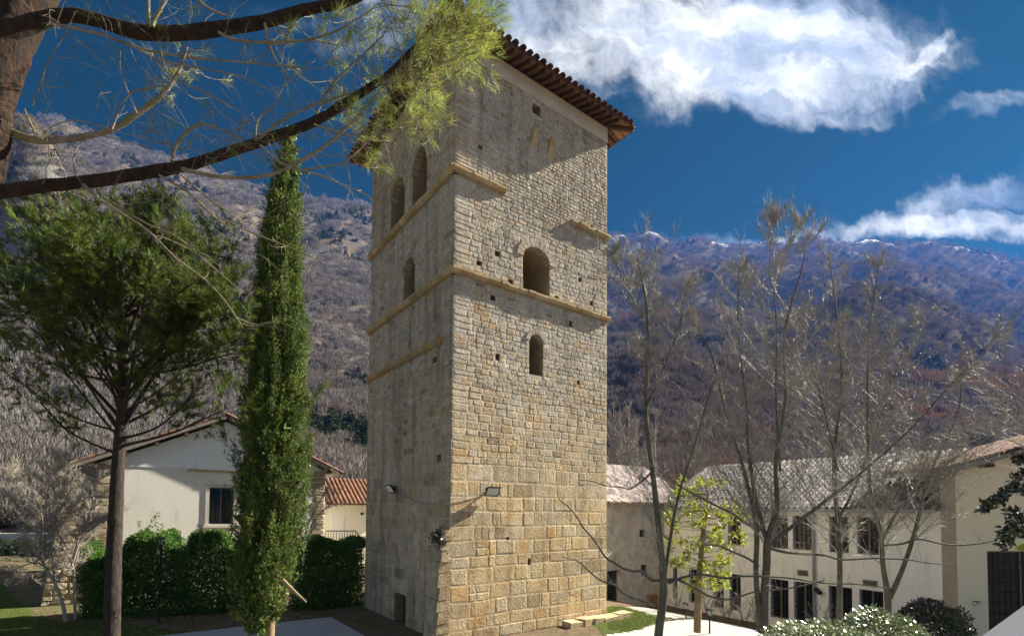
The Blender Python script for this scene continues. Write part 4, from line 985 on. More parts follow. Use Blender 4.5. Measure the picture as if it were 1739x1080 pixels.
b = MB(); bark_tube(b, pxs([(-190, 1100, 54), (-130, 760, 52), (-80, 480, 49), (-30, 260, 47), (-16, 165, 45), (20, 60, 46), (62, -30, 44), (125, -170, 38), (215, -400, 30)], 3.2, 3.6), 14, 40, 0.10)
put(b.build('trunk', M_BARKP, smooth=True), fp)
MAINB = [
 [[(-10, 70, 20), (60, 38, 17), (130, 27, 13), (222, 52, 14.5), (287, 57, 13.5), (352, 52, 13), (444, 38, 11), (518, 17, 9), (592, 3, 7), (660, -30, 5)], 3.35, 3.9],
 [[(-80, 345, 20), (0, 326, 16), (80, 315, 14), (148, 309, 13), (259, 292, 12), (330, 278, 10), (370, 265, 9.5), (444, 240, 9), (533, 207, 8), (611, 160, 7), (660, 127, 6), (706, 80, 5), (733, 53, 4.5), (766, 18, 4), (790, -20, 3)], 3.2, 4.3],
 [[(-30, 200, 15), (0, 217, 11), (55, 237, 8), (111, 237, 7), (185, 222, 6), (233, 193, 6), (278, 159, 4.5), (307, 115, 3), (318, 80, 2)], 3.4, 3.7]]
THINB = [
 [[(85, 40, 5), (175, 60, 4), (230, 80, 3.5), (300, 95, 3), (420, 107, 2), (520, 116, 1.2)], 3.35, 3.9], [[(225, 78, 3), (280, 105, 2.5), (400, 128, 1.8), (470, 160, 1.2)], 3.5, 3.8],
 [[(309, 287, 6), (369, 300, 5), (435, 301, 4.8), (480, 289, 4.5), (542, 255, 4), (591, 215, 3.4), (624, 180, 3), (665, 135, 2.4), (700, 110, 1.6)], 3.55, 4.0],
 [[(442, 247, 4), (473, 275, 3.2), (513, 289, 2.8), (558, 304, 2), (620, 331, 1.4), (634, 346, 1)], 3.7, 3.9], [[(513, 289, 2), (560, 282, 2), (584, 275, 1.8), (618, 247, 1.4), (640, 215, 1)], 3.75, 3.9],
 [[(293, 275, 5), (296, 255, 4.6), (309, 233, 4.2), (335, 212, 3.6), (353, 213, 3.2), (380, 222, 2.4), (413, 238, 1.6)], 3.5, 3.6], [[(435, 240, 3), (435, 213, 2.6), (445, 195, 2.2), (464, 180, 1.6), (480, 150, 1)], 3.7, 3.7],
 [[(440, 236, 3.6), (480, 204, 3.2), (524, 182, 2.8), (560, 170, 2.4), (620, 150, 1.8)], 3.7, 3.9], [[(533, 211, 2.6), (580, 227, 2), (640, 228, 1.5), (690, 215, 1)], 3.8, 4.0],
 [[(142, 313, 5), (167, 337, 4.4), (207, 363, 4), (252, 393, 3.6), (300, 440, 3), (349, 476, 2.4), (385, 515, 1.8), (413, 558, 1)], 3.35, 3.7], [[(170, 335, 3.4), (250, 380, 3.2), (303, 405, 2.8), (363, 455, 2.2), (406, 492, 1.2)], 3.35, 3.7],
 [[(270, 297, 3.4), (320, 327, 3), (362, 367, 2.4), (391, 389, 1.4), (420, 430, .9)], 3.5, 3.7], [[(305, 295, 3.4), (347, 331, 2.8), (398, 369, 1.6)], 3.5, 3.7],
 [[(362, 367, 1.6), (395, 380, 2.2), (422, 393, 2), (475, 414, 1.7), (535, 440, 1.2), (585, 473, .8)], 3.6, 3.9], [[(252, 45, 5), (252, 15, 4.6), (254, -30, 4)], 3.45, 3.5], [[(259, 45, 5), (270, 20, 4.4), (300, -30, 3.6)], 3.45, 3.5],
 [[(270, 70, 2), (290, 130, 1.6), (355, 160, 1.4), (405, 190, 1)], 3.5, 3.7], [[(55, 180, 1.8), (85, 100, 1.6), (110, 60, 1.4), (128, 20, 1.2)], 3.3, 3.2], [[(450, 40, 4), (455, 70, 3.2), (470, 105, 2.6), (500, 140, 1.6)], 3.7, 3.8],
 [[(370, 55, 4), (410, 70, 3.2), (490, 72, 2.8), (560, 58, 2.4), (620, 25, 1.8), (650, 0, 1)], 3.6, 4.0], [[(533, 207, 3), (560, 150, 2.4), (610, 100, 2), (650, 60, 1.4), (670, 30, 1)], 3.85, 4.1],
 [[(320, -20, 4), (350, 12, 3.4), (385, 28, 2.6)], 3.5, 3.6], [[(385, 258, 2), (395, 235, 1.6), (430, 190, 1)], 3.6, 3.6],
 [[(233, 195, 2.6), (205, 120, 1.8), (207, 70, 1.2)], 3.5, 3.5], [[(190, 220, 3), (215, 165, 2.4), (250, 150, 2), (290, 145, 1.4)], 3.5, 3.6], [[(130, 300, 3), (125, 270, 2.4), (140, 240, 2), (180, 232, 1.5), (260, 255, 1)], 3.3, 3.4],
 [[(60, 226, 3.4), (45, 195, 2.6), (42, 185, 1.6)], 3.4, 3.4], [[(70, 236, 2.6), (90, 215, 2), (130, 205, 1.6), (190, 220, 1.2), (270, 245, .9)], 3.4, 3.5]]
random.seed(21); skel = []; attach = []
for k, (pt, d0, d1) in enumerate(MAINB):
    q = pxs(pt, d0, d1); b = MB(); bark_tube(b, q, 8, 18, 0.22 if k < 2 else .12); put(b.build('branch', M_BARKP if k < 2 else M_TWIG, smooth=True), fp); skel += smooth_pts(q, 6)
for (pt, d0, d1) in THINB:
    q = smooth_pts(pxs(pt, d0, d1, .72), 6); b = MB(); addtube(b, q, 8); put(b.build('branch', M_TWIG, smooth=True), fp); skel += q; attach += q
tw = MB(); tips = []
cand = [s_ for s_ in skel if s_[1] < 0.05]
for i in range(330):
    p, r = random.choice(cand); px_ = (p.x/p.y)*F_PX+CX
    d = Vector((random.gauss(.5, .5), random.gauss(0, .5), random.gauss(-.05, .5))); ln = random.uniform(.12, .45)
    w_ = whip(p, d, ln, random.uniform(.0016, .0032), .0008, 6, .38, random.uniform(-.08, .12)); addtube(tw, w_, 4)
    for j in range(random.randint(0, 3)):
        q = random.choice(w_[1:]); w2 = whip(q[0], (w_[-1][0]-w_[0][0]).normalized()+rvec(.5), random.uniform(.06, .2), .0014, .0006, 4, .35); addtube(tw, w2, 3); 
        if random.random() < .35: tips.append((w2[-1][0], (w2[-1][0]-w2[-2][0])))
    if random.random() < .4: tips.append((w_[-1][0], (w_[-1][0]-w_[-2][0])))
# needle-bearing shoots at the outer end
ELL = [(800, 35, 75, 40, 60), (755, 90, 95, 55, 75), (700, 50, 80, 50, 45), (825, 95, 35, 45, 30), (690, 160, 75, 45, 60), (640, 205, 55, 40, 26), (715, 215, 40, 32, 26), (620, 60, 70, 50, 22), (560, 110, 70, 60, 16), (520, 30, 90, 30, 12), (740, 5, 80, 20, 30), (840, 15, 35, 25, 16), (765, 205, 8, 8, 3), (652, 275, 14, 14, 4), (640, 245, 20, 20, 5), (600, 190, 30, 40, 8), (330, 130, 70, 50, 12), (300, 170, 40, 40, 6)]
fine = [s_ for s_ in skel if s_[0].x/s_[0].y*F_PX+CX > 230]
TC_, TD_ = [], []
for (ex, ey, ra, rb, n_) in ELL:
    for k in range(int(n_*.5)):
        t = random.uniform(0, 2*math.pi); rr_ = math.sqrt(random.random()); px_, py_ = ex+ra*rr_*math.cos(t), ey+rb*rr_*math.sin(t)
        dz_ = random.uniform(3.6, 4.6); e = P(px_, py_, dz_)
        s_ = min(random.sample(fine, 90), key=lambda q: (q[0]-e).length+(0.25 if (q[0].x > e.x) else 0)); s0 = s_[0]
        mid = s0.lerp(e, .5)+Vector((0, 0, -.06))+rvec(.03); q = smooth_pts([(s0, .003), (mid, .0024), (e, .0016)], 5); addtube(tw, q, 4)
        dir_ = (e-mid).normalized()+Vector((.15, 0, .15)); TC_.append(e); TD_.append(dir_)
        for j in range(random.randint(1, 3)):
            w2 = whip(q[random.randint(4, 9)][0], dir_+rvec(.45), random.uniform(.06, .16), .0016, .001, 3, .2); addtube(tw, w2, 3); TC_.append(w2[-1][0]); TD_.append(w2[-1][0]-w2[-2][0]+rvec(.01))
put(tw.build('twigs', M_TWIG, kind='stuff'), fp)
put(tufts('needles', TC_, TD_, 20, 0.095, 0.0030, 0.50, M_NEED, None), fp)
put(tufts('thin_needles', [t[0] for t in tips], [t[1] for t in tips], 16, 0.075, 0.0016, 0.5, M_NEEDD, None), fp)
# cone hanging at the end of a shoot (dark, near the eave)
cn = MB(); cp = P(617, 250, 3.95)
for j in range(9):
    for i in range(8):
        t = i*math.pi/4+j*.4; r = .022*math.sin(math.pi*(j+1)/11)+.004; z = -.035+.008*j; o = cp+Vector((r*math.cos(t), r*math.sin(t), z)); out_ = Vector((math.cos(t), math.sin(t), -.5)); s_ = Vector((-math.sin(t), math.cos(t), 0))
        cn.add([o-s_*.006, o+s_*.006, o+out_*.014+s_*.004, o+out_*.014-s_*.004, o+Vector((0, 0, .006))], [(0, 1, 2, 3), (0, 3, 4), (1, 4, 2), (3, 2, 4)])
put(cn.build('cone', M_WOOD), fp)

# ---------------------------------------------------------------- dark pine, mid left
random.seed(5)
PD = 11.5; base = P(190, 1190, PD); pn = empty('pine_tree', (base.x, base.y, 0), 0, 'dark round crowned pine standing in front of the hedge at the left', 'tree')
tp = pxs([(188, 1200, 17), (190, 1080, 15.5), (193, 950, 14.5), (200, 800, 12), (207, 700, 9.5), (209, 620, 9.5), (208, 540, 8), (206, 450, 5.5), (203, 380, 3), (202, 340, 1.5)], PD, PD)
b = MB(); bark_tube(b, tp, 14, 22, 0.10); put(b.build('trunk', M_BARKD, smooth=True), pn)
trunkp = smooth_pts(tp, 8)
def on_trunk(py):
    z = P(200, py, PD).z; return min(trunkp, key=lambda q: abs(q[0].z-z))
C_, D_ = [], []; tw = MB()
LIMBS = [(730, 20, 640), (745, 60, 560), (700, 300, 640), (760, 390, 690), (690, 90, 520), (660, 360, 560), (720, 350, 600), (640, 50, 480), (600, 330, 480), (620, 250, 560), (560, 120, 420), (540, 300, 420), (600, 10, 520), (640, 395, 600), (500, 60, 380), (480, 270, 360), (440, 150, 345), (420, 240, 340), (640, 200, 500), (580, 180, 430), (700, 150, 600), (690, 260, 610), (770, 50, 660), (745, 330, 670)]
LIMBS += [(random.uniform(430, 740), 200+random.uniform(-195, 195), None) for k in range(46)]
for (y0_, xe, ye_) in LIMBS:
    s_ = on_trunk(y0_)
    if ye_ is None:
        t = random.uniform(-.1, math.pi+.1); ye_ = 520-185*abs(math.sin(t))*random.uniform(.5, 1) if abs(xe-200) < 150 else random.uniform(420, 620)
    dd_ = PD+random.uniform(-2.3, 2.3)*math.sqrt(max(0, 1-((xe-205)/215)**2)); e = P(200+(xe-200), ye_, dd_)
    r0 = min(s_[1]*.5, .012+.012*random.random()+ (e-s_[0]).length*.007); mid = s_[0].lerp(e, .5)+Vector((0, 0, -.12))+rvec(.08)
    q = smooth_pts([(s_[0], r0), (mid, r0*.6), (e, .006)], 7); b = MB(); addtube(b, q, 7); put(b.build('limb', M_BARKD, smooth=True), pn)
    for k in range(15):
        st_ = q[random.randint(5, len(q)-1)]; dr_ = (e-s_[0]).normalized()+rvec(.55)+Vector((0, 0, .35)); w_ = whip(st_[0], dr_, random.uniform(.35, .95), .007, .003, 5, .2, .05); addtube(tw, w_, 4)
        for j in range(5):
            q2 = random.choice(w_[2:]); w2 = whip(q2[0], (w_[-1][0]-w_[0][0]).normalized()+rvec(.6)+Vector((0, 0, .2)), random.uniform(.12, .32), .003, .002, 3, .2); addtube(tw, w2, 3); C_.append(w2[-1][0]); D_.append(w2[-1][0]-w2[-2][0])
        C_.append(w_[-1][0]); D_.append(w_[-1][0]-w_[-2][0])
        if (st_[0].z > P(200, 560, PD).z):
            for j in range(2): C_.append(w_[random.randint(1, 4)][0]+rvec(.12)); D_.append(dr_+rvec(.3))
# extra tufts fill the dome
cen = P(205, 505, PD); n_ = 1250
for k in range(n_):
    v = rvec(1).normalized()*(random.random()**.33); 
    if v.z < -.25 and random.random() < .8: continue
    c = cen+Vector((v.x*2.55, v.y*2.2, v.z*2.35)); g = mnoise.noise(c*1.1)
    if g < -.20: continue
    C_.append(c); D_.append(v+Vector((0, 0, .5))+rvec(.3))
put(tw.build('twigs', M_BARKD, kind='stuff'), pn)
put(tufts('needles', C_, D_, 26, 0.15, 0.010, 0.5, M_NEEDD, None), pn)
print('pine tufts', len(C_))

# ---------------------------------------------------------------- cypress
random.seed(6); CD = 12.0
prof = [(240, 492, 1), (275, 490, 5), (310, 484, 13), (350, 479, 21), (400, 476, 27), (450, 474, 33), (500, 473, 39), (550, 471, 44), (600, 470, 48), (650, 468, 50), (700, 465, 52), (750, 464, 56), (800, 463, 58), (850, 460, 58), (900, 457, 58), (950, 452, 56), (1000, 446, 53), (1040, 443, 46), (1070, 442, 30), (1085, 444, 12)]
ba = P(455, 1120, CD); cy = empty('cypress_tree', (ba.x, ba.y, 0), 0, 'tall narrow green cypress standing in front of the hedge and chapel', 'tree')
b = MB(); addtube(b, smooth_pts(pxs([(450, 1200, 12), (455, 1120, 10), (458, 1060, 9), (462, 900, 7), (470, 600, 5), (488, 300, 2)], CD, CD), 5), 10); put(b.build('trunk', M_STEM, smooth=True), cy)
b = MB(); b.tube([P(480, 985, CD-.6), P(497, 1002, CD-.7), P(520, 1022, CD-.8)], [.05, .045, .02], 7); put(b.build('broken_branch', M_STEM), cy)
ys_ = np.array([q[0] for q in prof]); xs_ = np.array([q[1] for q in prof]); rs_ = np.array([q[2]*1.08 for q in prof])
def spray_cloud(n, rlo, rhi, lenlo, lenhi):
    C, D = [], []
    for i in range(n):
        y = random.uniform(245, 1083); r = float(np.interp(y, ys_, rs_))
        if random.random() > (r+8)/60: continue
        t = random.uniform(0, 2*math.pi); cx_ = float(np.interp(y, ys_, xs_)); ctr = P(cx_, y, CD)
        lump = 1+.38*mnoise.noise(Vector((math.cos(t)*1.6, math.sin(t)*1.6, y/75)))+.26*mnoise.noise(Vector((math.cos(t)*5, math.sin(t)*5, y/25)))
        rad = r/F_PX*CD*lump*random.uniform(rlo, rhi); o = Vector((math.cos(t), math.sin(t), 0)); C.append(ctr+o*rad); D.append(o*random.uniform(.15, .6)+Vector((0, 0, 1))+rvec(.2))
    return C, D
def sprays(name, C, D, n, ln, lw, mat, root, lf=0.05, spread=.05, tonefn=None):
    C = np.array([tuple(c) for c in C]); D = np.array([tuple(d) for d in D]); D /= np.linalg.norm(D, axis=1, keepdims=True); k = len(C)
    CC = np.repeat(C, n, 0); DD = np.repeat(D, n, 0); t = RNG.uniform(0, 1, (k*n, 1)); L_ = np.repeat(RNG.uniform(.6, 1.2, (k, 1))*ln, n, 0)
    pos = CC+DD*t*L_+RNG.normal(size=(k*n, 3))*spread*(1.1-t); dirs = DD+RNG.normal(size=(k*n, 3))*.55
    g = np.repeat(RNG.uniform(.65, 1.35, k), n)*RNG.uniform(.75, 1.25, k*n); y_ = np.repeat(RNG.uniform(.85, 1.25, k), n)
    o = leaves(name, pos, dirs, RNG.uniform(.6, 1.3, k*n)*lf, lw, mat, None, tone=np.stack([g*y_, g, g*.9], 1)); return put(o, root)
C1, D1 = [], []
for k in range(330):
    y = 1075-(random.random()**.85)*810; t = random.uniform(0, 2*math.pi); ln_ = random.uniform(60, 150); o = Vector((math.cos(t), math.sin(t), 0)); fr = random.uniform(.62, .96)
    for i_ in range(26):
        f = random.random(); yy = y-ln_*f
        if yy < 262: continue
        r = float(np.interp(yy, ys_, rs_)); cx_ = float(np.interp(yy, ys_, xs_)); rad = r/F_PX*CD*(.50+(fr-.50)*min(1, f*1.6))
        C1.append(P(cx_, yy, CD)+o*rad+rvec(.055*(1.15-f*.7)*min(1, r/30))); D1.append(o*.25+Vector((0, 0, 1))+rvec(.22))
# side shoots
for (xa, ya, xb, yb, n_, rr_) in ((500, 715, 553, 650, 60, 7), (503, 450, 511, 352, 60, 9), (510, 640, 524, 545, 50, 8), (512, 830, 527, 745, 50, 7), (400, 560, 415, 500, 25, 6), (384, 760, 376, 712, 24, 7), (395, 1020, 390, 960, 30, 9)):
    for k in range(n_):
        f = random.random(); c = P(xa+(xb-xa)*f, ya+(yb-ya)*f, CD-.15)+rvec(rr_/F_PX*CD*(1.1-f)*.6); C1.append(c); D1.append((P(xb, yb, CD)-P(xa, ya, CD)).normalized()+rvec(.25))
sprays('foliage', C1, D1, 22, .22, .019, M_CYP, cy, lf=.045, spread=.035)
C1, D1 = spray_cloud(2400, .25, .62, .2, .4); sprays('inner_foliage', C1, D1, 24, .4, .06, M_CYP, cy, lf=.11)

# ---------------------------------------------------------------- hedges
def hedge(name, label, px0, px1, d0, d1, topf, depth, n, seed, botz=0.0, mat=M_HEDGE, lf=.085, group=None, cat='hedge', gap=.0):
    random.seed(seed); rg = np.random.default_rng(seed)
    a0 = P(px0, 1000, d0); a1 = P(px1, 1000, d1); f = rg.random(n); dp = (rg.random(n)**1.3)*depth
    bx_ = np.array([a0.x, a0.y])[None]+(np.array([a1.x-a0.x, a1.y-a0.y]))[None]*f[:, None]; dirv = np.array([a1.x-a0.x, a1.y-a0.y]); L_ = np.linalg.norm(dirv); dirv /= L_; nr = np.array([-dirv[1], dirv[0]])
    if nr[1] < 0: nr = -nr
    pos = bx_+nr[None]*dp[:, None]
    tops = np.array([topf(px0+(px1-px0)*t) for t in f]); hgt = np.array([P(px0+(px1-px0)*t, y, d0+(d1-d0)*t).z for t, y in zip(f, tops)])
    hgt = hgt*(1+0.10*fbm(pos[:, 0]*1.7, pos[:, 1]*1.7, 3, seed)*2)
    u = rg.random(n); u = np.where(rg.random(n) < .3, 1-(1-u)*.12, u); z = botz+(hgt-botz)*u
    bulge = (fbm(f*L_*1.4, z*1.4, 4, seed+2)*1.1)[:, None]; pos = pos+nr[None]*bulge
    C = np.stack([pos[:, 0], pos[:, 1], z], 1); D = rg.normal(size=(n, 3))+np.array([0, -.3, .5])[None]
    root = empty(name, ((a0.x+a1.x)/2, (a0.y+a1.y)/2, 0), 0, label, cat, group)
    put(leaves('foliage', C, D, rg.uniform(.7, 1.3, n)*lf, lf*.5, mat), root)
    tw = MB()
    for k in range(int(L_*4)):
        t = random.random(); q = a0.lerp(a1, t); q = Vector((q.x+nr[0]*depth*.5, q.y+nr[1]*depth*.5, botz)); addtube(tw, whip(q, Vector((random.gauss(0, .3), random.gauss(0, .2), 1)), (P(px0+(px1-px0)*t, topf(px0+(px1-px0)*t), d0+(d1-d0)*t).z-botz)*.95, .02, .006, 6, .25), 4)
    put(tw.build('stems', M_WOOD, kind='stuff'), root)
    # upright shoots
    Cs, Ds = [], []
    return root
def topA(px): return 925+14*math.sin(px*.05)+8*math.sin(px*.13+1)-22*math.exp(-((px-262)/22)**2)-14*math.exp(-((px-340)/14)**2)+14*math.exp(-((px-170)/30)**2)
def topB(px): return 920+5*math.sin(px*.09)
hedge('hedge', 'long dark laurel hedge in front of the chapel, left of the cypress', 128, 430, 18.8, 20.3, topA, 1.5, 80000, 3, lf=.105)
hedge('hedge', 'short laurel hedge with sunlit top between cypress and tower', 505, 622, 20.5, 22.2, topB, 1.5, 42000, 4, lf=.105)
sh_ = empty('hedge_shoots', P(262, 1000, 19.5), 0, 'tall leafy shoots sticking up above the hedge beside the lamp post', 'plant')
C1, D1 = [], []; tw = MB()
for (x, y) in ((245, 900), (262, 880), (268, 872), (238, 885), (252, 893), (285, 905), (275, 895), (338, 905), (340, 893), (305, 910), (320, 912), (365, 915), (205, 912)):
    a_ = P(x+random.uniform(-6, 6), 960, 19.4); e = P(x, y, 19.4); q = smooth_pts([(a_, .01), (a_.lerp(e, .5)+rvec(.05), .007), (e, .003)], 6); addtube(tw, q, 4)
    for p_, r_ in q:
        for j in range(6): C1.append(p_+rvec(.04)); D1.append(rvec(.6)+Vector((0, 0, .5)))
put(tw.build('stems', M_TWIG), sh_); put(leaves('leaves', [tuple(c) for c in C1], [tuple(c) for c in D1], .10, .05, M_HEDGE), sh_)

# ---------------------------------------------------------------- bare trees on the right
def bare_tree(label, stems, d, seed, nbr=46, low=.28, lenf=1.0, extra=(), group='bare trees in the right hand garden', mat=M_BARE, ang=.75, cat='tree', sub=7, nm='bare_tree', dspread=1.0, twr=.0042, sides=10, gzz=-0.4, fine=True):
    random.seed(seed); b0 = P(stems[0][0][0], stems[0][0][1], d); root = empty(nm, (b0.x, b0.y, gzz), 0, label, cat, group); bms = []
    tw = MB()
    for si, st in enumerate(stems):
        q = [(p+Vector((0, random.uniform(-.25, .25)*i*dspread*.25 if i > 1 else 0, 0)), r*.60*(1-.1*min(1, i/4))) for i, (p, r) in enumerate(pxs(st, d, d))]
        sp = smooth_pts(q, 7); b = MB(); bark_tube(b, q, 7, sides, .05); put(b.build('trunk' if si == 0 else 'stem', mat, smooth=True), root)
        tot = len(sp); cnt = int(nbr*(1 if si == 0 else .6))
        for k in range(cnt):
            f = low+(1-low)*random.random(); i = min(tot-2, int(f*tot)); p, r = sp[i]; tang = (sp[i+1][0]-sp[max(0, i-1)][0]).normalized(); phi = random.uniform(0, 2*math.pi)
            out_ = Vector((math.cos(phi), math.sin(phi), 0)); ln = lenf*random.uniform(.55, 1.1)*(1.12-.95*((f-low)/(1-low)))*2.1; dr_ = tang*(.62+.25*f)+out_*ang*random.uniform(.7, 1.2)
            w_ = whip(p, dr_, ln, max(.0055, min(r*.6, .0045+ln*.0065)), .0026, 8, .075, .02); b2 = MB(); addtube(b2, w_, 6)
            (bms if False else tw).add(b2.v, b2.f)
            for j in range(int((sub+2+int(ln*3))*2.4)):
                q2 = w_[random.randint(1, 8)]; w2 = whip(q2[0], (w_[-1][0]-w_[0][0]).normalized()*.8+rvec(.45)+Vector((0, 0, .25)), random.uniform(.25, .8)*ln*.45, twr, .0018, 5, .2, .03); addtube(tw, w2, 4)
                if fine:
                    for k3 in range(4):
                        q3 = w2[random.randint(1, 5)]; w3 = whip(q3[0], (w2[-1][0]-w2[0][0]).normalized()*.7+rvec(.5), random.uniform(.08, .3), .0024, .0012, 3, .2); addtube(tw, w3, 3)
    for ex in extra:
        q = pxs(ex, d, d-.4, .62); q = smooth_pts([q[0]]+[z for a_, c_ in zip(q[:-1], q[1:]) for z in ((a_[0].lerp(c_[0], .5)+rvec(.045), (a_[1]+c_[1])/2), c_)], 4); b = MB(); addtube(b, q, 7); put(b.build('branch', mat, smooth=True), root)
        for k in range(22):
            q2 = random.choice(q[4:]); w2 = whip(q2[0], rvec(.5)+Vector((0, 0, .7)), random.uniform(.15, .6), .005, .002, 5, .3, .05); addtube(tw, w2, 4)
            w3 = whip(random.choice(w2)[0], rvec(.6)+Vector((0, 0, .4)), .2, .0026, .0014, 3, .2); addtube(tw, w3, 3)
    put(tw.build('twigs', M_TWL if mat is M_BARE else mat, kind='stuff'), root); return root
M_TWL = pmat('light_twig', (0.34, 0.325, 0.28), (0.19, 0.18, 0.15), 5, rough=.6, spec=.5)
bare_tree('slender bare tree nearest the tower with long low branches crossing the tower wall',
  [[(1118, 1150, 14), (1118, 1080, 13), (1124, 1000, 12), (1116, 900, 9.5), (1107, 800, 8.5), (1099, 700, 7.5), (1095, 600, 5.5), (1090, 520, 4), (1078, 450, 2)], [(1125, 1000, 6), (1136, 930, 5), (1150, 850, 4), (1175, 760, 3), (1205, 650, 2)], [(1098, 690, 4), (1130, 620, 3), (1155, 540, 2), (1165, 480, 1)], [(1092, 540, 3), (1062, 480, 2), (1040, 430, 1)]], 11.5, 31, nbr=30, lenf=.75,
  extra=[[(1119, 985, 5), (1090, 970, 4.5), (1060, 965, 4), (1028, 945, 3.2), (990, 895, 2.4), (965, 860, 1.6), (945, 832, 1)], [(1112, 1030, 4), (1060, 1008, 3.4), (1020, 985, 2.6), (985, 955, 1.8), (955, 945, 1)], [(1130, 985, 5), (1160, 988, 4), (1205, 1012, 3), (1280, 1005, 2.6), (1400, 985, 1.8)], [(1135, 990, 4), (1190, 975, 3.6), (1260, 978, 3.2), (1400, 990, 2.4), (1520, 1000, 1.4)], [(1108, 800, 3), (1070, 830, 2), (1030, 825, 1.4), (985, 815, 1)]])
bare_tree('thickest bare tree, forking into several upright stems in front of the white building',
  [[(1297, 1150, 15), (1297, 1040, 14), (1298, 960, 12), (1300, 915, 12), (1316, 860, 9), (1327, 780, 7), (1334, 680, 5.5), (1340, 560, 4), (1350, 450, 2.2), (1363, 376, 1)], [(1300, 910, 7), (1284, 850, 6.5), (1273, 760, 5.5), (1268, 680, 4.5), (1262, 560, 3), (1250, 460, 1.3)], [(1292, 1080, 9), (1284, 980, 8), (1281, 890, 8), (1266, 790, 6), (1240, 700, 4), (1200, 600, 2.4), (1170, 540, 1.2)], [(1306, 925, 7.5), (1350, 890, 6.5), (1400, 850, 5.5), (1460, 800, 4.5), (1540, 730, 3.4), (1630, 640, 2.2), (1690, 560, 1.2)], [(1325, 800, 4), (1318, 680, 3.4), (1316, 540, 2.4), (1312, 440, 1.6), (1308, 384, .8)]], 11.8, 32, nbr=44, lenf=.95,
  extra=[[(1305, 930, 5), (1360, 940, 4), (1430, 950, 3.2), (1540, 950, 2.4), (1620, 960, 1.4)], [(1290, 900, 4.4), (1240, 870, 3.6), (1180, 840, 2.6), (1120, 800, 1.6)], [(1288, 960, 4), (1240, 935, 3), (1190, 925, 2)]])
bare_tree('straight bare tree in front of the barred windows, third from the tower',
  [[(1425, 1130, 10), (1425, 1040, 9), (1427, 960, 8.5), (1425, 890, 8), (1422, 780, 6.5), (1424, 650, 5), (1424, 520, 3), (1420, 420, 1.2)], [(1424, 880, 5), (1450, 830, 4), (1480, 740, 3), (1520, 620, 2), (1550, 540, 1)], [(1423, 800, 4), (1400, 700, 3), (1370, 600, 2), (1350, 540, 1)]], 14.5, 33, nbr=40, lenf=1.25)
bare_tree('bare tree with V shaped fork beside the pale yellow house',
  [[(1506, 1120, 12), (1508, 1020, 11), (1500, 960, 8.5), (1496, 900, 7.5), (1486, 840, 6.5), (1484, 700, 5), (1489, 560, 3), (1487, 450, 1.2)], [(1511, 1015, 9), (1535, 960, 7.5), (1560, 900, 7), (1579, 830, 6), (1588, 790, 5), (1612, 700, 3), (1645, 600, 1.4)], [(1497, 920, 5), (1530, 860, 4), (1590, 800, 3), (1680, 740, 2), (1760, 700, 1.2)]], 14.0, 34, nbr=42, lenf=1.15,
  extra=[[(1500, 925, 4), (1560, 915, 3.4), (1640, 925, 2.6), (1720, 905, 1.6)]])
bare_tree('bare tree outside the right edge reaching thin branches in front of the pale yellow wall',
  [[(1900, 1150, 10), (1890, 900, 8), (1860, 760, 5), (1830, 620, 3), (1800, 480, 1)], [(1885, 880, 4), (1800, 800, 3), (1730, 700, 2), (1690, 560, 1)]], 15.5, 35, nbr=30, lenf=1.5)

# ---------------------------------------------------------------- small broad-leaved tree
random.seed(8); q0 = P(1185, 1071, 16.5); st_ = empty('small_leafy_tree', q0, 0, 'small tree with yellow green backlit leaves standing on the white gravel', 'tree')
q = smooth_pts(pxs([(1184, 1073, 6.5), (1186, 1010, 6), (1190, 950, 5), (1196, 890, 4), (1202, 840, 2)], 16.5, 16.5), 5); b = MB(); addtube(b, q, 10); put(b.build('trunk', M_STEM, smooth=True), st_)
tw = MB(); C1, D1 = [], []
for k in range(165):
    for _ in range(30):
        x, y = random.uniform(1128, 1265), random.uniform(812, 1010)
        w_ = 68 if y < 900 else 62 if y < 960 else 50
        if abs(x-1198) < w_*math.sqrt(max(.05, 1-((y-905)/110)**2))*1.05 and mnoise.noise(Vector((x/26, y/26, 1))) > -.18: break
    e = P(x, y, 16.5+random.uniform(-.9, .9)); s_ = min([p for p in q if p[0].z < e.z+.1] or q[:5], key=lambda p: (p[0]-e).length)[0]
    w2 = smooth_pts([(s_, .012), (s_.lerp(e, .5)+rvec(.08), .008), (e, .004)], 5); addtube(tw, w2, 4)
    for j in range(15): C1.append(e+rvec(.05)); D1.append(rvec(.7)+(e-s_).normalized()*.5+Vector((0, 0, .1)))
put(tw.build('branches', M_TWIG), st_); put(leaves('leaves', [tuple(c) for c in C1], [tuple(c) for c in D1], .17, .062, M_YLEAF), st_)

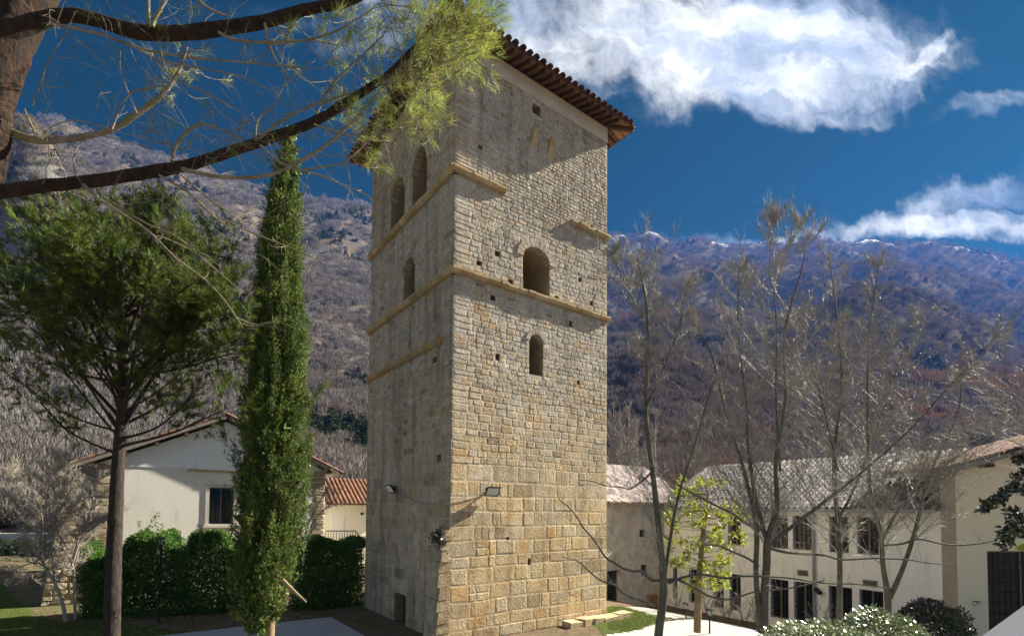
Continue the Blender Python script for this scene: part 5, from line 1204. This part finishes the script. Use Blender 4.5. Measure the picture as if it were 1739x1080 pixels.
# ---------------------------------------------------------------- shrubs
def round_bush(name, label, px, py, d, rx, ry, rz, n, lf, mat, seed, z0=None, shell=.5, wid=.45, flat=0.0):
    rg = np.random.default_rng(seed); c = P(px, py, d); v = rg.normal(size=(n, 3)); v /= np.linalg.norm(v, axis=1, keepdims=True)
    lump = 1+fbm(v[:, 0]*3+9, v[:, 1]*3+v[:, 2]*2, 4, seed)*.55; r = (1-(rg.random(n)**2)*shell)*lump
    C = np.stack([c.x+v[:, 0]*rx*r, c.y+v[:, 1]*ry*r, c.z+v[:, 2]*rz*r], 1); root = empty(name, (c.x, c.y, 0 if z0 is None else z0), 0, label, 'shrub')
    put(leaves('foliage', C, (v+rg.normal(size=(n, 3))*.7+np.array([0, 0, .5]))*np.array([1, 1, .3 if flat else 1]), rg.uniform(.7, 1.3, n)*lf, lf*wid, mat, flat=flat), root)
    tw = MB()
    for k in range(24):
        e = Vector(C[rg.integers(n)]); s_ = Vector((c.x, c.y, c.z-rz*1.0)); addtube(tw, smooth_pts([(s_, .012), (s_.lerp(e, .5)+rvec(.05), .008), (e, .003)], 4), 4)
    put(tw.build('stems', M_TWIG), root); return root
random.seed(77)
round_bush('glossy_shrub', 'glossy leaved shrub shining white in the sun at the bottom right', 1400, 1118, 6.0, .72, .7, .42, 7500, .062, M_GLOSS, 5, flat=.75)
round_bush('glossy_shrub', 'taller glossy leaved shrub beside the shining one at the bottom right', 1500, 1090, 6.6, .42, .6, .40, 4800, .062, M_GLOSS, 6, flat=.6)
round_bush('dark_shrub', 'dark green rounded shrub in the shade before the pale yellow house', 1583, 1082, 10.5, .66, .7, .72, 11000, .07, M_DLEAF, 7)
# leafy branch entering from the right edge
lb_ = empty('evergreen_branch', P(1800, 1000, 4.6), 0, 'dark glossy leaved evergreen branch entering at the right edge', 'tree')
tw = MB(); C1, D1 = [], []
for (pts) in ([(1790, 800), (1750, 800), (1720, 820), (1700, 850)], [(1790, 830), (1745, 830), (1715, 830), (1690, 852), (1670, 860)], [(1790, 880), (1750, 880), (1725, 895), (1705, 925)], [(1790, 900), (1750, 870), (1715, 872)], [(1790, 790), (1745, 780), (1728, 778)], [(1780, 915), (1745, 905), (1715, 900), (1700, 915)]):
    q = smooth_pts([(P(x, y, 4.6+random.uniform(-.2, .2)), .006-.0012*i) for i, (x, y) in enumerate(pts)], 7); addtube(tw, q, 5)
    for p_, r_ in q[4:]:
        for j in range(8): C1.append(p_+rvec(.02)); D1.append(rvec(.7))
put(tw.build('branches', M_TWIG), lb_); put(leaves('leaves', [tuple(c) for c in C1], [tuple(c) for c in D1], .065, .034, M_DLEAF), lb_)
q = [tuple(P(x, y, 4.2)) for x, y in ((1722, 931), (1735, 922), (1760, 916), (1790, 925), (1760, 936), (1735, 935))]; b = MB(); b.poly(q); b.poly([(x, y+.004, z) for x, y, z in q[::-1]]); tagp(b.build('lime_leaf', M_YLEAF), 'single bright lime green leaf tip at the right edge', 'leaf')
# bare multi-stemmed shrubs at the left
M_PALE = pmat('pale_twig', (0.42, 0.37, 0.31), (0.30, 0.26, 0.21), 6, rough=.8)
bare_tree('bare many stemmed shrub with pale twigs at the left end of the hedge',
  [[(112, 1055, 7), (105, 1020, 6), (92, 985, 5.5), (80, 960, 4.5), (74, 930, 3.5), (60, 880, 2.4), (40, 800, 1)], [(82, 965, 3.6), (60, 955, 2.6), (30, 965, 1.6), (5, 975, 1)], [(78, 950, 3.4), (76, 900, 2.6), (85, 830, 1.6), (95, 770, .8)], [(74, 935, 3), (60, 900, 2), (40, 860, 1.4), (10, 800, .8)], [(92, 985, 3), (88, 900, 2.2), (110, 830, 1.4), (130, 760, .8)]], 17.5, 41, nbr=30, lenf=.8, group='bare shrubs left of the hedge', mat=M_PALE, nm='bare_shrub', cat='shrub', low=.3, gzz=0, ang=.9, twr=.007)
bare_tree('smaller bare pale shrub just right of the many stemmed one',
  [[(128, 1050, 5), (126, 1000, 4), (122, 960, 3.6), (112, 920, 2.6), (105, 860, 1.6), (115, 790, .8)], [(122, 960, 3), (135, 920, 2.4), (160, 860, 1.6), (165, 800, .8)], [(123, 950, 3), (140, 900, 2), (170, 880, 1)]], 18.2, 42, nbr=32, lenf=.8, group='bare shrubs left of the hedge', mat=M_PALE, nm='bare_shrub', cat='shrub', low=.3, gzz=0, ang=.9, twr=.007)
bare_tree('bare shrub rising between cypress and chapel corner',
  [[(515, 960, 3), (520, 900, 2.4), (540, 860, 1.8), (560, 820, 1)], [(518, 930, 2.4), (535, 880, 1.8), (565, 850, 1.2), (590, 810, .7)]], 19, 43, nbr=9, lenf=.5, group='bare shrubs left of the hedge', mat=M_PALE, nm='bare_shrub', cat='shrub', low=.2, gzz=0, twr=.006)
for k, (x, y0_, y1_, d) in enumerate(((1148, 1030, 985, 22), (1200, 1045, 1000, 21), (1262, 1062, 1010, 20.5), (1285, 1070, 1015, 19.5), (1392, 1080, 1025, 18.5), (1232, 1052, 1015, 20.8))):
    lab = ['bare twiggy bush beside the rear wing wall', 'bare twiggy bush left of the small leafy tree trunk', 'bare twiggy bush left of the thickest bare tree', 'bare twiggy bush right against the thickest bare tree', 'bare twiggy bush in front of the downpipe', 'bare twiggy bush right of the small leafy tree trunk'][k]
    bare_tree(lab, [[(x, y0_, 1.6), (x-4, (y0_+y1_)/2, 1.2), (x-8, y1_, .7)], [(x+4, y0_, 1.4), (x+10, (y0_+y1_)/2, 1), (x+18, y1_, .6)]], d, 60+k, nbr=12, lenf=.4, group='bare twiggy bushes along the white building', nm='twiggy_bush', cat='shrub', low=.05, gzz=-.8, fine=False, ang=.9, sides=5)
# ---------------------------------------------------------------- garden lamps
def lamp_post(px, pyt, pyb, d, label, gz_=0.0):
    a_ = P(px, pyb, d); a_.z = gz_; t_ = P(px, pyt, d).z-gz_; r = empty('garden_lamp', a_, 0, label, 'lamp', 'garden lamp posts')
    b = MB(); b.tube([(0, 0, 0), (0, 0, t_-.28)], .028, 8); b.build('post', M_IRON, r); b = MB(); b.tube([(0, 0, t_-.28), (0, 0, t_-.26)], .11, 10)
    for k in range(4): a = k*math.pi/2+.4; b.tube([(math.cos(a)*.09, math.sin(a)*.09, t_-.26), (math.cos(a)*.09, math.sin(a)*.09, t_-.06)], .012, 4)
    b.tube([(0, 0, t_-.06), (0, 0, t_-.02), (0, 0, t_)], [.15, .13, .02], 10); b.build('lamp_head', M_IRON, r)
    b = MB(); b.tube([(0, 0, t_-.25), (0, 0, t_-.07)], .06, 8); b.build('lamp_glass', M_LAMPG, r)
lamp_post(269, 912, 1050, 18.4, 'black garden lamp post in front of the hedge')
lamp_post(1205, 1032, 1054, 17.6, 'short black garden lamp at the gravel edge right of the small leafy tree', -.45)
lamp_post(1165, 1022, 1046, 20, 'short dark garden lamp on the lawn left of the small leafy tree trunk', -.6)

# ---------------------------------------------------------------- poplars behind the rear wing
for k, (x, y, d) in enumerate(((1040, 690, 62), (1052, 705, 66), (1066, 690, 63), (1080, 720, 68), (1112, 700, 70), (1180, 690, 72))):
    bare_tree(['slim bare poplar nearest the right edge of the tower, behind the roofs', 'second slim bare poplar from the tower edge, behind the roofs', 'third slim bare poplar from the tower edge, behind the roofs', 'fourth and shortest slim bare poplar from the tower edge', 'slim bare poplar just right of the slender tree trunk', 'slim bare poplar standing above the brick gable'][k], [[(x, 850, 4), (x, 800, 3), (x+1, 740, 2), (x+2, y, .6)]], d, 80+k, nbr=40, lenf=1.9, group='poplars behind the rear wing', nm='bare_poplar', low=.12, gzz=-2, mat=M_PALE, ang=.32, sub=4, fine=False, twr=.03, sides=6)

# ================================================================== FORESTED SLOPES
def gn_scatter(name, pts, scl, rotz, template, label=None):
    me = bpy.data.meshes.new(name); me.vertices.add(len(pts)); me.vertices.foreach_set('co', np.asarray(pts, np.float32).ravel())
    a = me.attributes.new('sc', 'FLOAT', 'POINT'); a.data.foreach_set('value', np.asarray(scl, np.float32)); a = me.attributes.new('rz', 'FLOAT', 'POINT'); a.data.foreach_set('value', np.asarray(rotz, np.float32))
    o = bpy.data.objects.new(name, me); COL.objects.link(o)
    g = bpy.data.node_groups.new(name, 'GeometryNodeTree'); g.interface.new_socket('Geometry', in_out='INPUT', socket_type='NodeSocketGeometry'); g.interface.new_socket('Geometry', in_out='OUTPUT', socket_type='NodeSocketGeometry')
    n = g.nodes; gi = n.new('NodeGroupInput'); go = n.new('NodeGroupOutput'); ip = n.new('GeometryNodeInstanceOnPoints'); oi = n.new('GeometryNodeObjectInfo'); oi.inputs['Object'].default_value = template
    s_ = n.new('GeometryNodeInputNamedAttribute'); s_.data_type = 'FLOAT'; s_.inputs[0].default_value = 'sc'; r = n.new('GeometryNodeInputNamedAttribute'); r.data_type = 'FLOAT'; r.inputs[0].default_value = 'rz'; c = n.new('ShaderNodeCombineXYZ')
    l = g.links; l.new(gi.outputs[0], ip.inputs['Points']); l.new(oi.outputs['Geometry'], ip.inputs['Instance']); l.new(s_.outputs['Attribute'], ip.inputs['Scale']); l.new(r.outputs['Attribute'], c.inputs[2]); l.new(c.outputs[0], ip.inputs['Rotation']); l.new(ip.outputs[0], go.inputs[0])
    md = o.modifiers.new('scatter', 'NODES'); md.node_group = g; o['kind'] = 'stuff'
    if label: o['label'] = label
    return o
def template(name, kind, mat, n, seed):
    rg = np.random.default_rng(seed); v = rg.normal(size=(n, 3)); v /= np.linalg.norm(v, axis=1, keepdims=True); r = rg.random(n)**.45
    if kind == 'bare':
        C = v*r[:, None]*np.array([.85, .85, .8])+np.array([0, 0, 1.0]); D = C-np.array([0, 0, .1]); D = D/np.linalg.norm(D, axis=1, keepdims=True)+rg.normal(size=(n, 3))*.3+np.array([0, 0, .5]); ln = rg.uniform(.35, .7, n); wd = rg.uniform(.03, .055, n); tri = True
    elif kind == 'cone':
        z = rg.random(n); rr_ = (1-z)*.55*(.7+.3*rg.random(n)); t = rg.random(n)*6.28; C = np.stack([np.cos(t)*rr_, np.sin(t)*rr_, z*2], 1); D = np.stack([np.cos(t), np.sin(t), -.1+0*t], 1)+rg.normal(size=(n, 3))*.3; ln = rg.uniform(.2, .4, n); wd = rg.uniform(.12, .2, n); tri = False
    else:
        C = v*r[:, None]*.7+np.array([0, 0, .8]); D = v+rg.normal(size=(n, 3))*.5+np.array([0, 0, .3]); ln = rg.uniform(.2, .4, n); wd = rg.uniform(.12, .2, n); tri = False
    D = D/np.linalg.norm(D, axis=1, keepdims=True); S = np.cross(D, rg.normal(size=(n, 3))); S /= np.linalg.norm(S, axis=1, keepdims=True)
    if tri: V = np.stack([C-S*wd[:, None], C+S*wd[:, None], C+D*ln[:, None]], 1); F = np.arange(3*n).reshape(n, 3)
    else: V = np.stack([C, C+D*ln[:, None]*.5+S*wd[:, None], C+D*ln[:, None], C+D*ln[:, None]*.5-S*wd[:, None]], 1); F = np.arange(4*n).reshape(n, 4)
    o = npmesh(name, V.reshape(-1, 3), F, mat); COL.objects.unlink(o); return o
def fcol(c1, c2, c3):
    def ex(t, vec, col):
        p = t.node('ShaderNodeNewGeometry').outputs['Position']; oi = t.node('ShaderNodeObjectInfo').outputs['Random']
        col = t.mix(t.mr(t.noise(p, .010, 5, .65), .42, .62), c1, c2); x_, y_, z_ = t.sep(p); side = t.mr(t.m('DIVIDE', x_, y_), 0.0, 0.3); col = t.mix(t.m('MULTIPLY', side, .55), col, t.mix(1.0, col, (.62, .50, .52), 'MULTIPLY'))  # right-hand slopes: their shadow painted in as a darker, purpler crown colour
        col = t.mix(t.m('MULTIPLY', t.mr(t.noise(t.vmul(p, (1, 1, 1.5)), .014, 5, .65), .52, .66), t.mr(side, 0, 1, .15, .85)), col, c3)
        return t.mix(1.0, col, t.mix(t.noise(p, .22, 2, .5), (.85, .85, .85), (1.15, 1.15, 1.15)), 'MULTIPLY')
    return ex
M_FB = pmat('bare_forest', (.2, .2, .2), rough=1, spec=0.0, extra=fcol((.195, .180, .165), (.155, .135, .118), (.24, .115, .065)), tone=False, transl=.2)
M_FE = pmat('evergreen_forest', (.2, .2, .2), rough=1, spec=0.0, extra=fcol((.040, .055, .022), (.030, .045, .02), (.06, .075, .025)), tone=False, transl=.15)
tb = [template('bare_crown', 'bare', M_FB, 130, s_) for s_ in (1, 2)]; te = template('evergreen_crown', 'round', M_FE, 90, 3); tcn = template('fir_crown', 'cone', M_FE, 110, 4)
def forest_points(n, dmin, dmax, seed, amin=-1.5, amax=1.5):
    rg = np.random.default_rng(seed); a = rg.uniform(amin, amax, n); d = dmin*(dmax/dmin)**rg.random(n); h = terrain_h(a, d); return a, d, h, rg
a, d, h, rg = forest_points(52000, 62, 1650, 1)
x = a*d; ev = fbm(x/55+7, d/55+3, 5, 33)+.25*fbm(x/12, d/12, 3, 35)
is_ev = ev > np.where(a < -.25, 0.15, 0.19)
craggy = (a < -.72) & (d > 240) & (d < 420) & (fbm(x/24, d/24, 4, 71) > .06)
thin = fbm(x/40+11, d/40, 4, 55) > .20
keep = ~craggy & ~(thin & (a < -.3) & (d < 300))
sz = np.clip(1.9+d*.0042, 2.2, 7.5)*rg.uniform(.6, 1.25, len(a)); rz = rg.uniform(0, 6.28, len(a)); pts = np.stack([x, d, h-.3*sz*.3], 1)
half = rg.random(len(a)) < .5
for nm_, mk, tpl, s_ in (('bare_forest', keep & ~is_ev & half, tb[0], 1.0), ('bare_forest', keep & ~is_ev & ~half, tb[1], 1.0), ('evergreen_forest', keep & is_ev & half, te, .85), ('evergreen_forest', keep & is_ev & ~half, tcn, .9)):
    gn_scatter(nm_, pts[mk], sz[mk]*s_, rz[mk], tpl)
# brush on the near left slope and valley floor
a, d, h, rg = forest_points(5200, 47, 110, 4, -1.4, 1.3); sz = rg.uniform(.8, 2.1, len(a)); gn_scatter('brush', np.stack([a*d, d, h-.2], 1), sz, rg.uniform(0, 6.28, len(a)), tb[0])
# low greenery beside the road
a, d, h, rg = forest_points(260, 45.5, 49, 6, -1.3, -.75); gn_scatter('roadside_shrubs', np.stack([a*d*.9, d-5.5, h*0-.1], 1), rg.uniform(.4, .9, len(a)), rg.uniform(0, 6.28, len(a)), te)
# grass blades on the near lawns
def grass(poly, n, seed):
    rg = np.random.default_rng(seed); xs = [p[0] for p in poly]; ys = [p[1] for p in poly]; X = rg.uniform(min(xs), max(xs), n); Y = rg.uniform(min(ys), max(ys), n); ins = np.zeros(n, bool)
    for i in range(len(poly)):
        (x0, y0), (x1, y1) = poly[i], poly[(i+1) % len(poly)]; ins ^= ((y0 > Y) != (y1 > Y)) & (X < (x1-x0)*(Y-y0)/((y1-y0) or 1e-9)+x0)
    ins &= fbm(X*.8, Y*.8, 4, seed) > -.12; X, Y = X[ins], Y[ins]; C = np.stack([X, Y, gz(X, Y)], 1); D = rg.normal(size=(len(X), 3))*.35+np.array([0, 0, 1]); return leaves('grass', C, D, rg.uniform(.03, .09, len(X)), .012, M_GRASS, tri=True)
M_GRASS = pmat('grass_blade', (.09, .14, .025), (.13, .16, .04), 2, rough=.6, coord='world', transl=.3)
grass([gp(-120, 1090), gp(175, 1090), gp(380, 1075), gp(130, 1058), gp(60, 1045), gp(-60, 1000)], 30000, 3)
grass([gp(1033, 1080), gp(1110, 1062), gp(1135, 1050), gp(1060, 1030), gp(1033, 1030)], 14000, 4)
# leaf litter and stones on the soil strip by the hedge
rg = np.random.default_rng(9); n = 2600; C = np.array([gp(x, y) for x, y in zip(rg.uniform(60, 640, n), rg.uniform(1038, 1078, n))]); leaves('leaf_litter', np.c_[C, np.full(n, .012)], rg.normal(size=(n, 3))*np.array([1, 1, .25]), rg.uniform(.03, .09, n), .035, pmat('dry_leaf', (.30, .20, .11), (.20, .13, .07), 3, coord='world'))

# ================================================================== HAZE
if HAZE:
    hm = bpy.data.materials.new('haze'); hm.use_nodes = True; t = NT(hm.node_tree); t.n.clear(); o_ = t.node('ShaderNodeOutputMaterial'); pv_ = t.node('ShaderNodeVolumePrincipled')
    pv_.inputs['Color'].default_value = (.06, .22, .80, 1); pv_.inputs['Density'].default_value = 0.00012; pv_.inputs['Anisotropy'].default_value = 0.25
    t.l.new(pv_.outputs[0], o_.inputs['Volume'])
    b = MB(); b.box((-4700, -3100, -60), (4700, 3100, 860)); hz = b.build('haze', hm, kind='stuff')
print('tris', sum(len(o.data.loop_triangles) if False else sum(p.loop_total-2 for p in o.data.polygons) for o in bpy.data.objects if o.type == 'MESH' and len(o.data.polygons) < 400000))
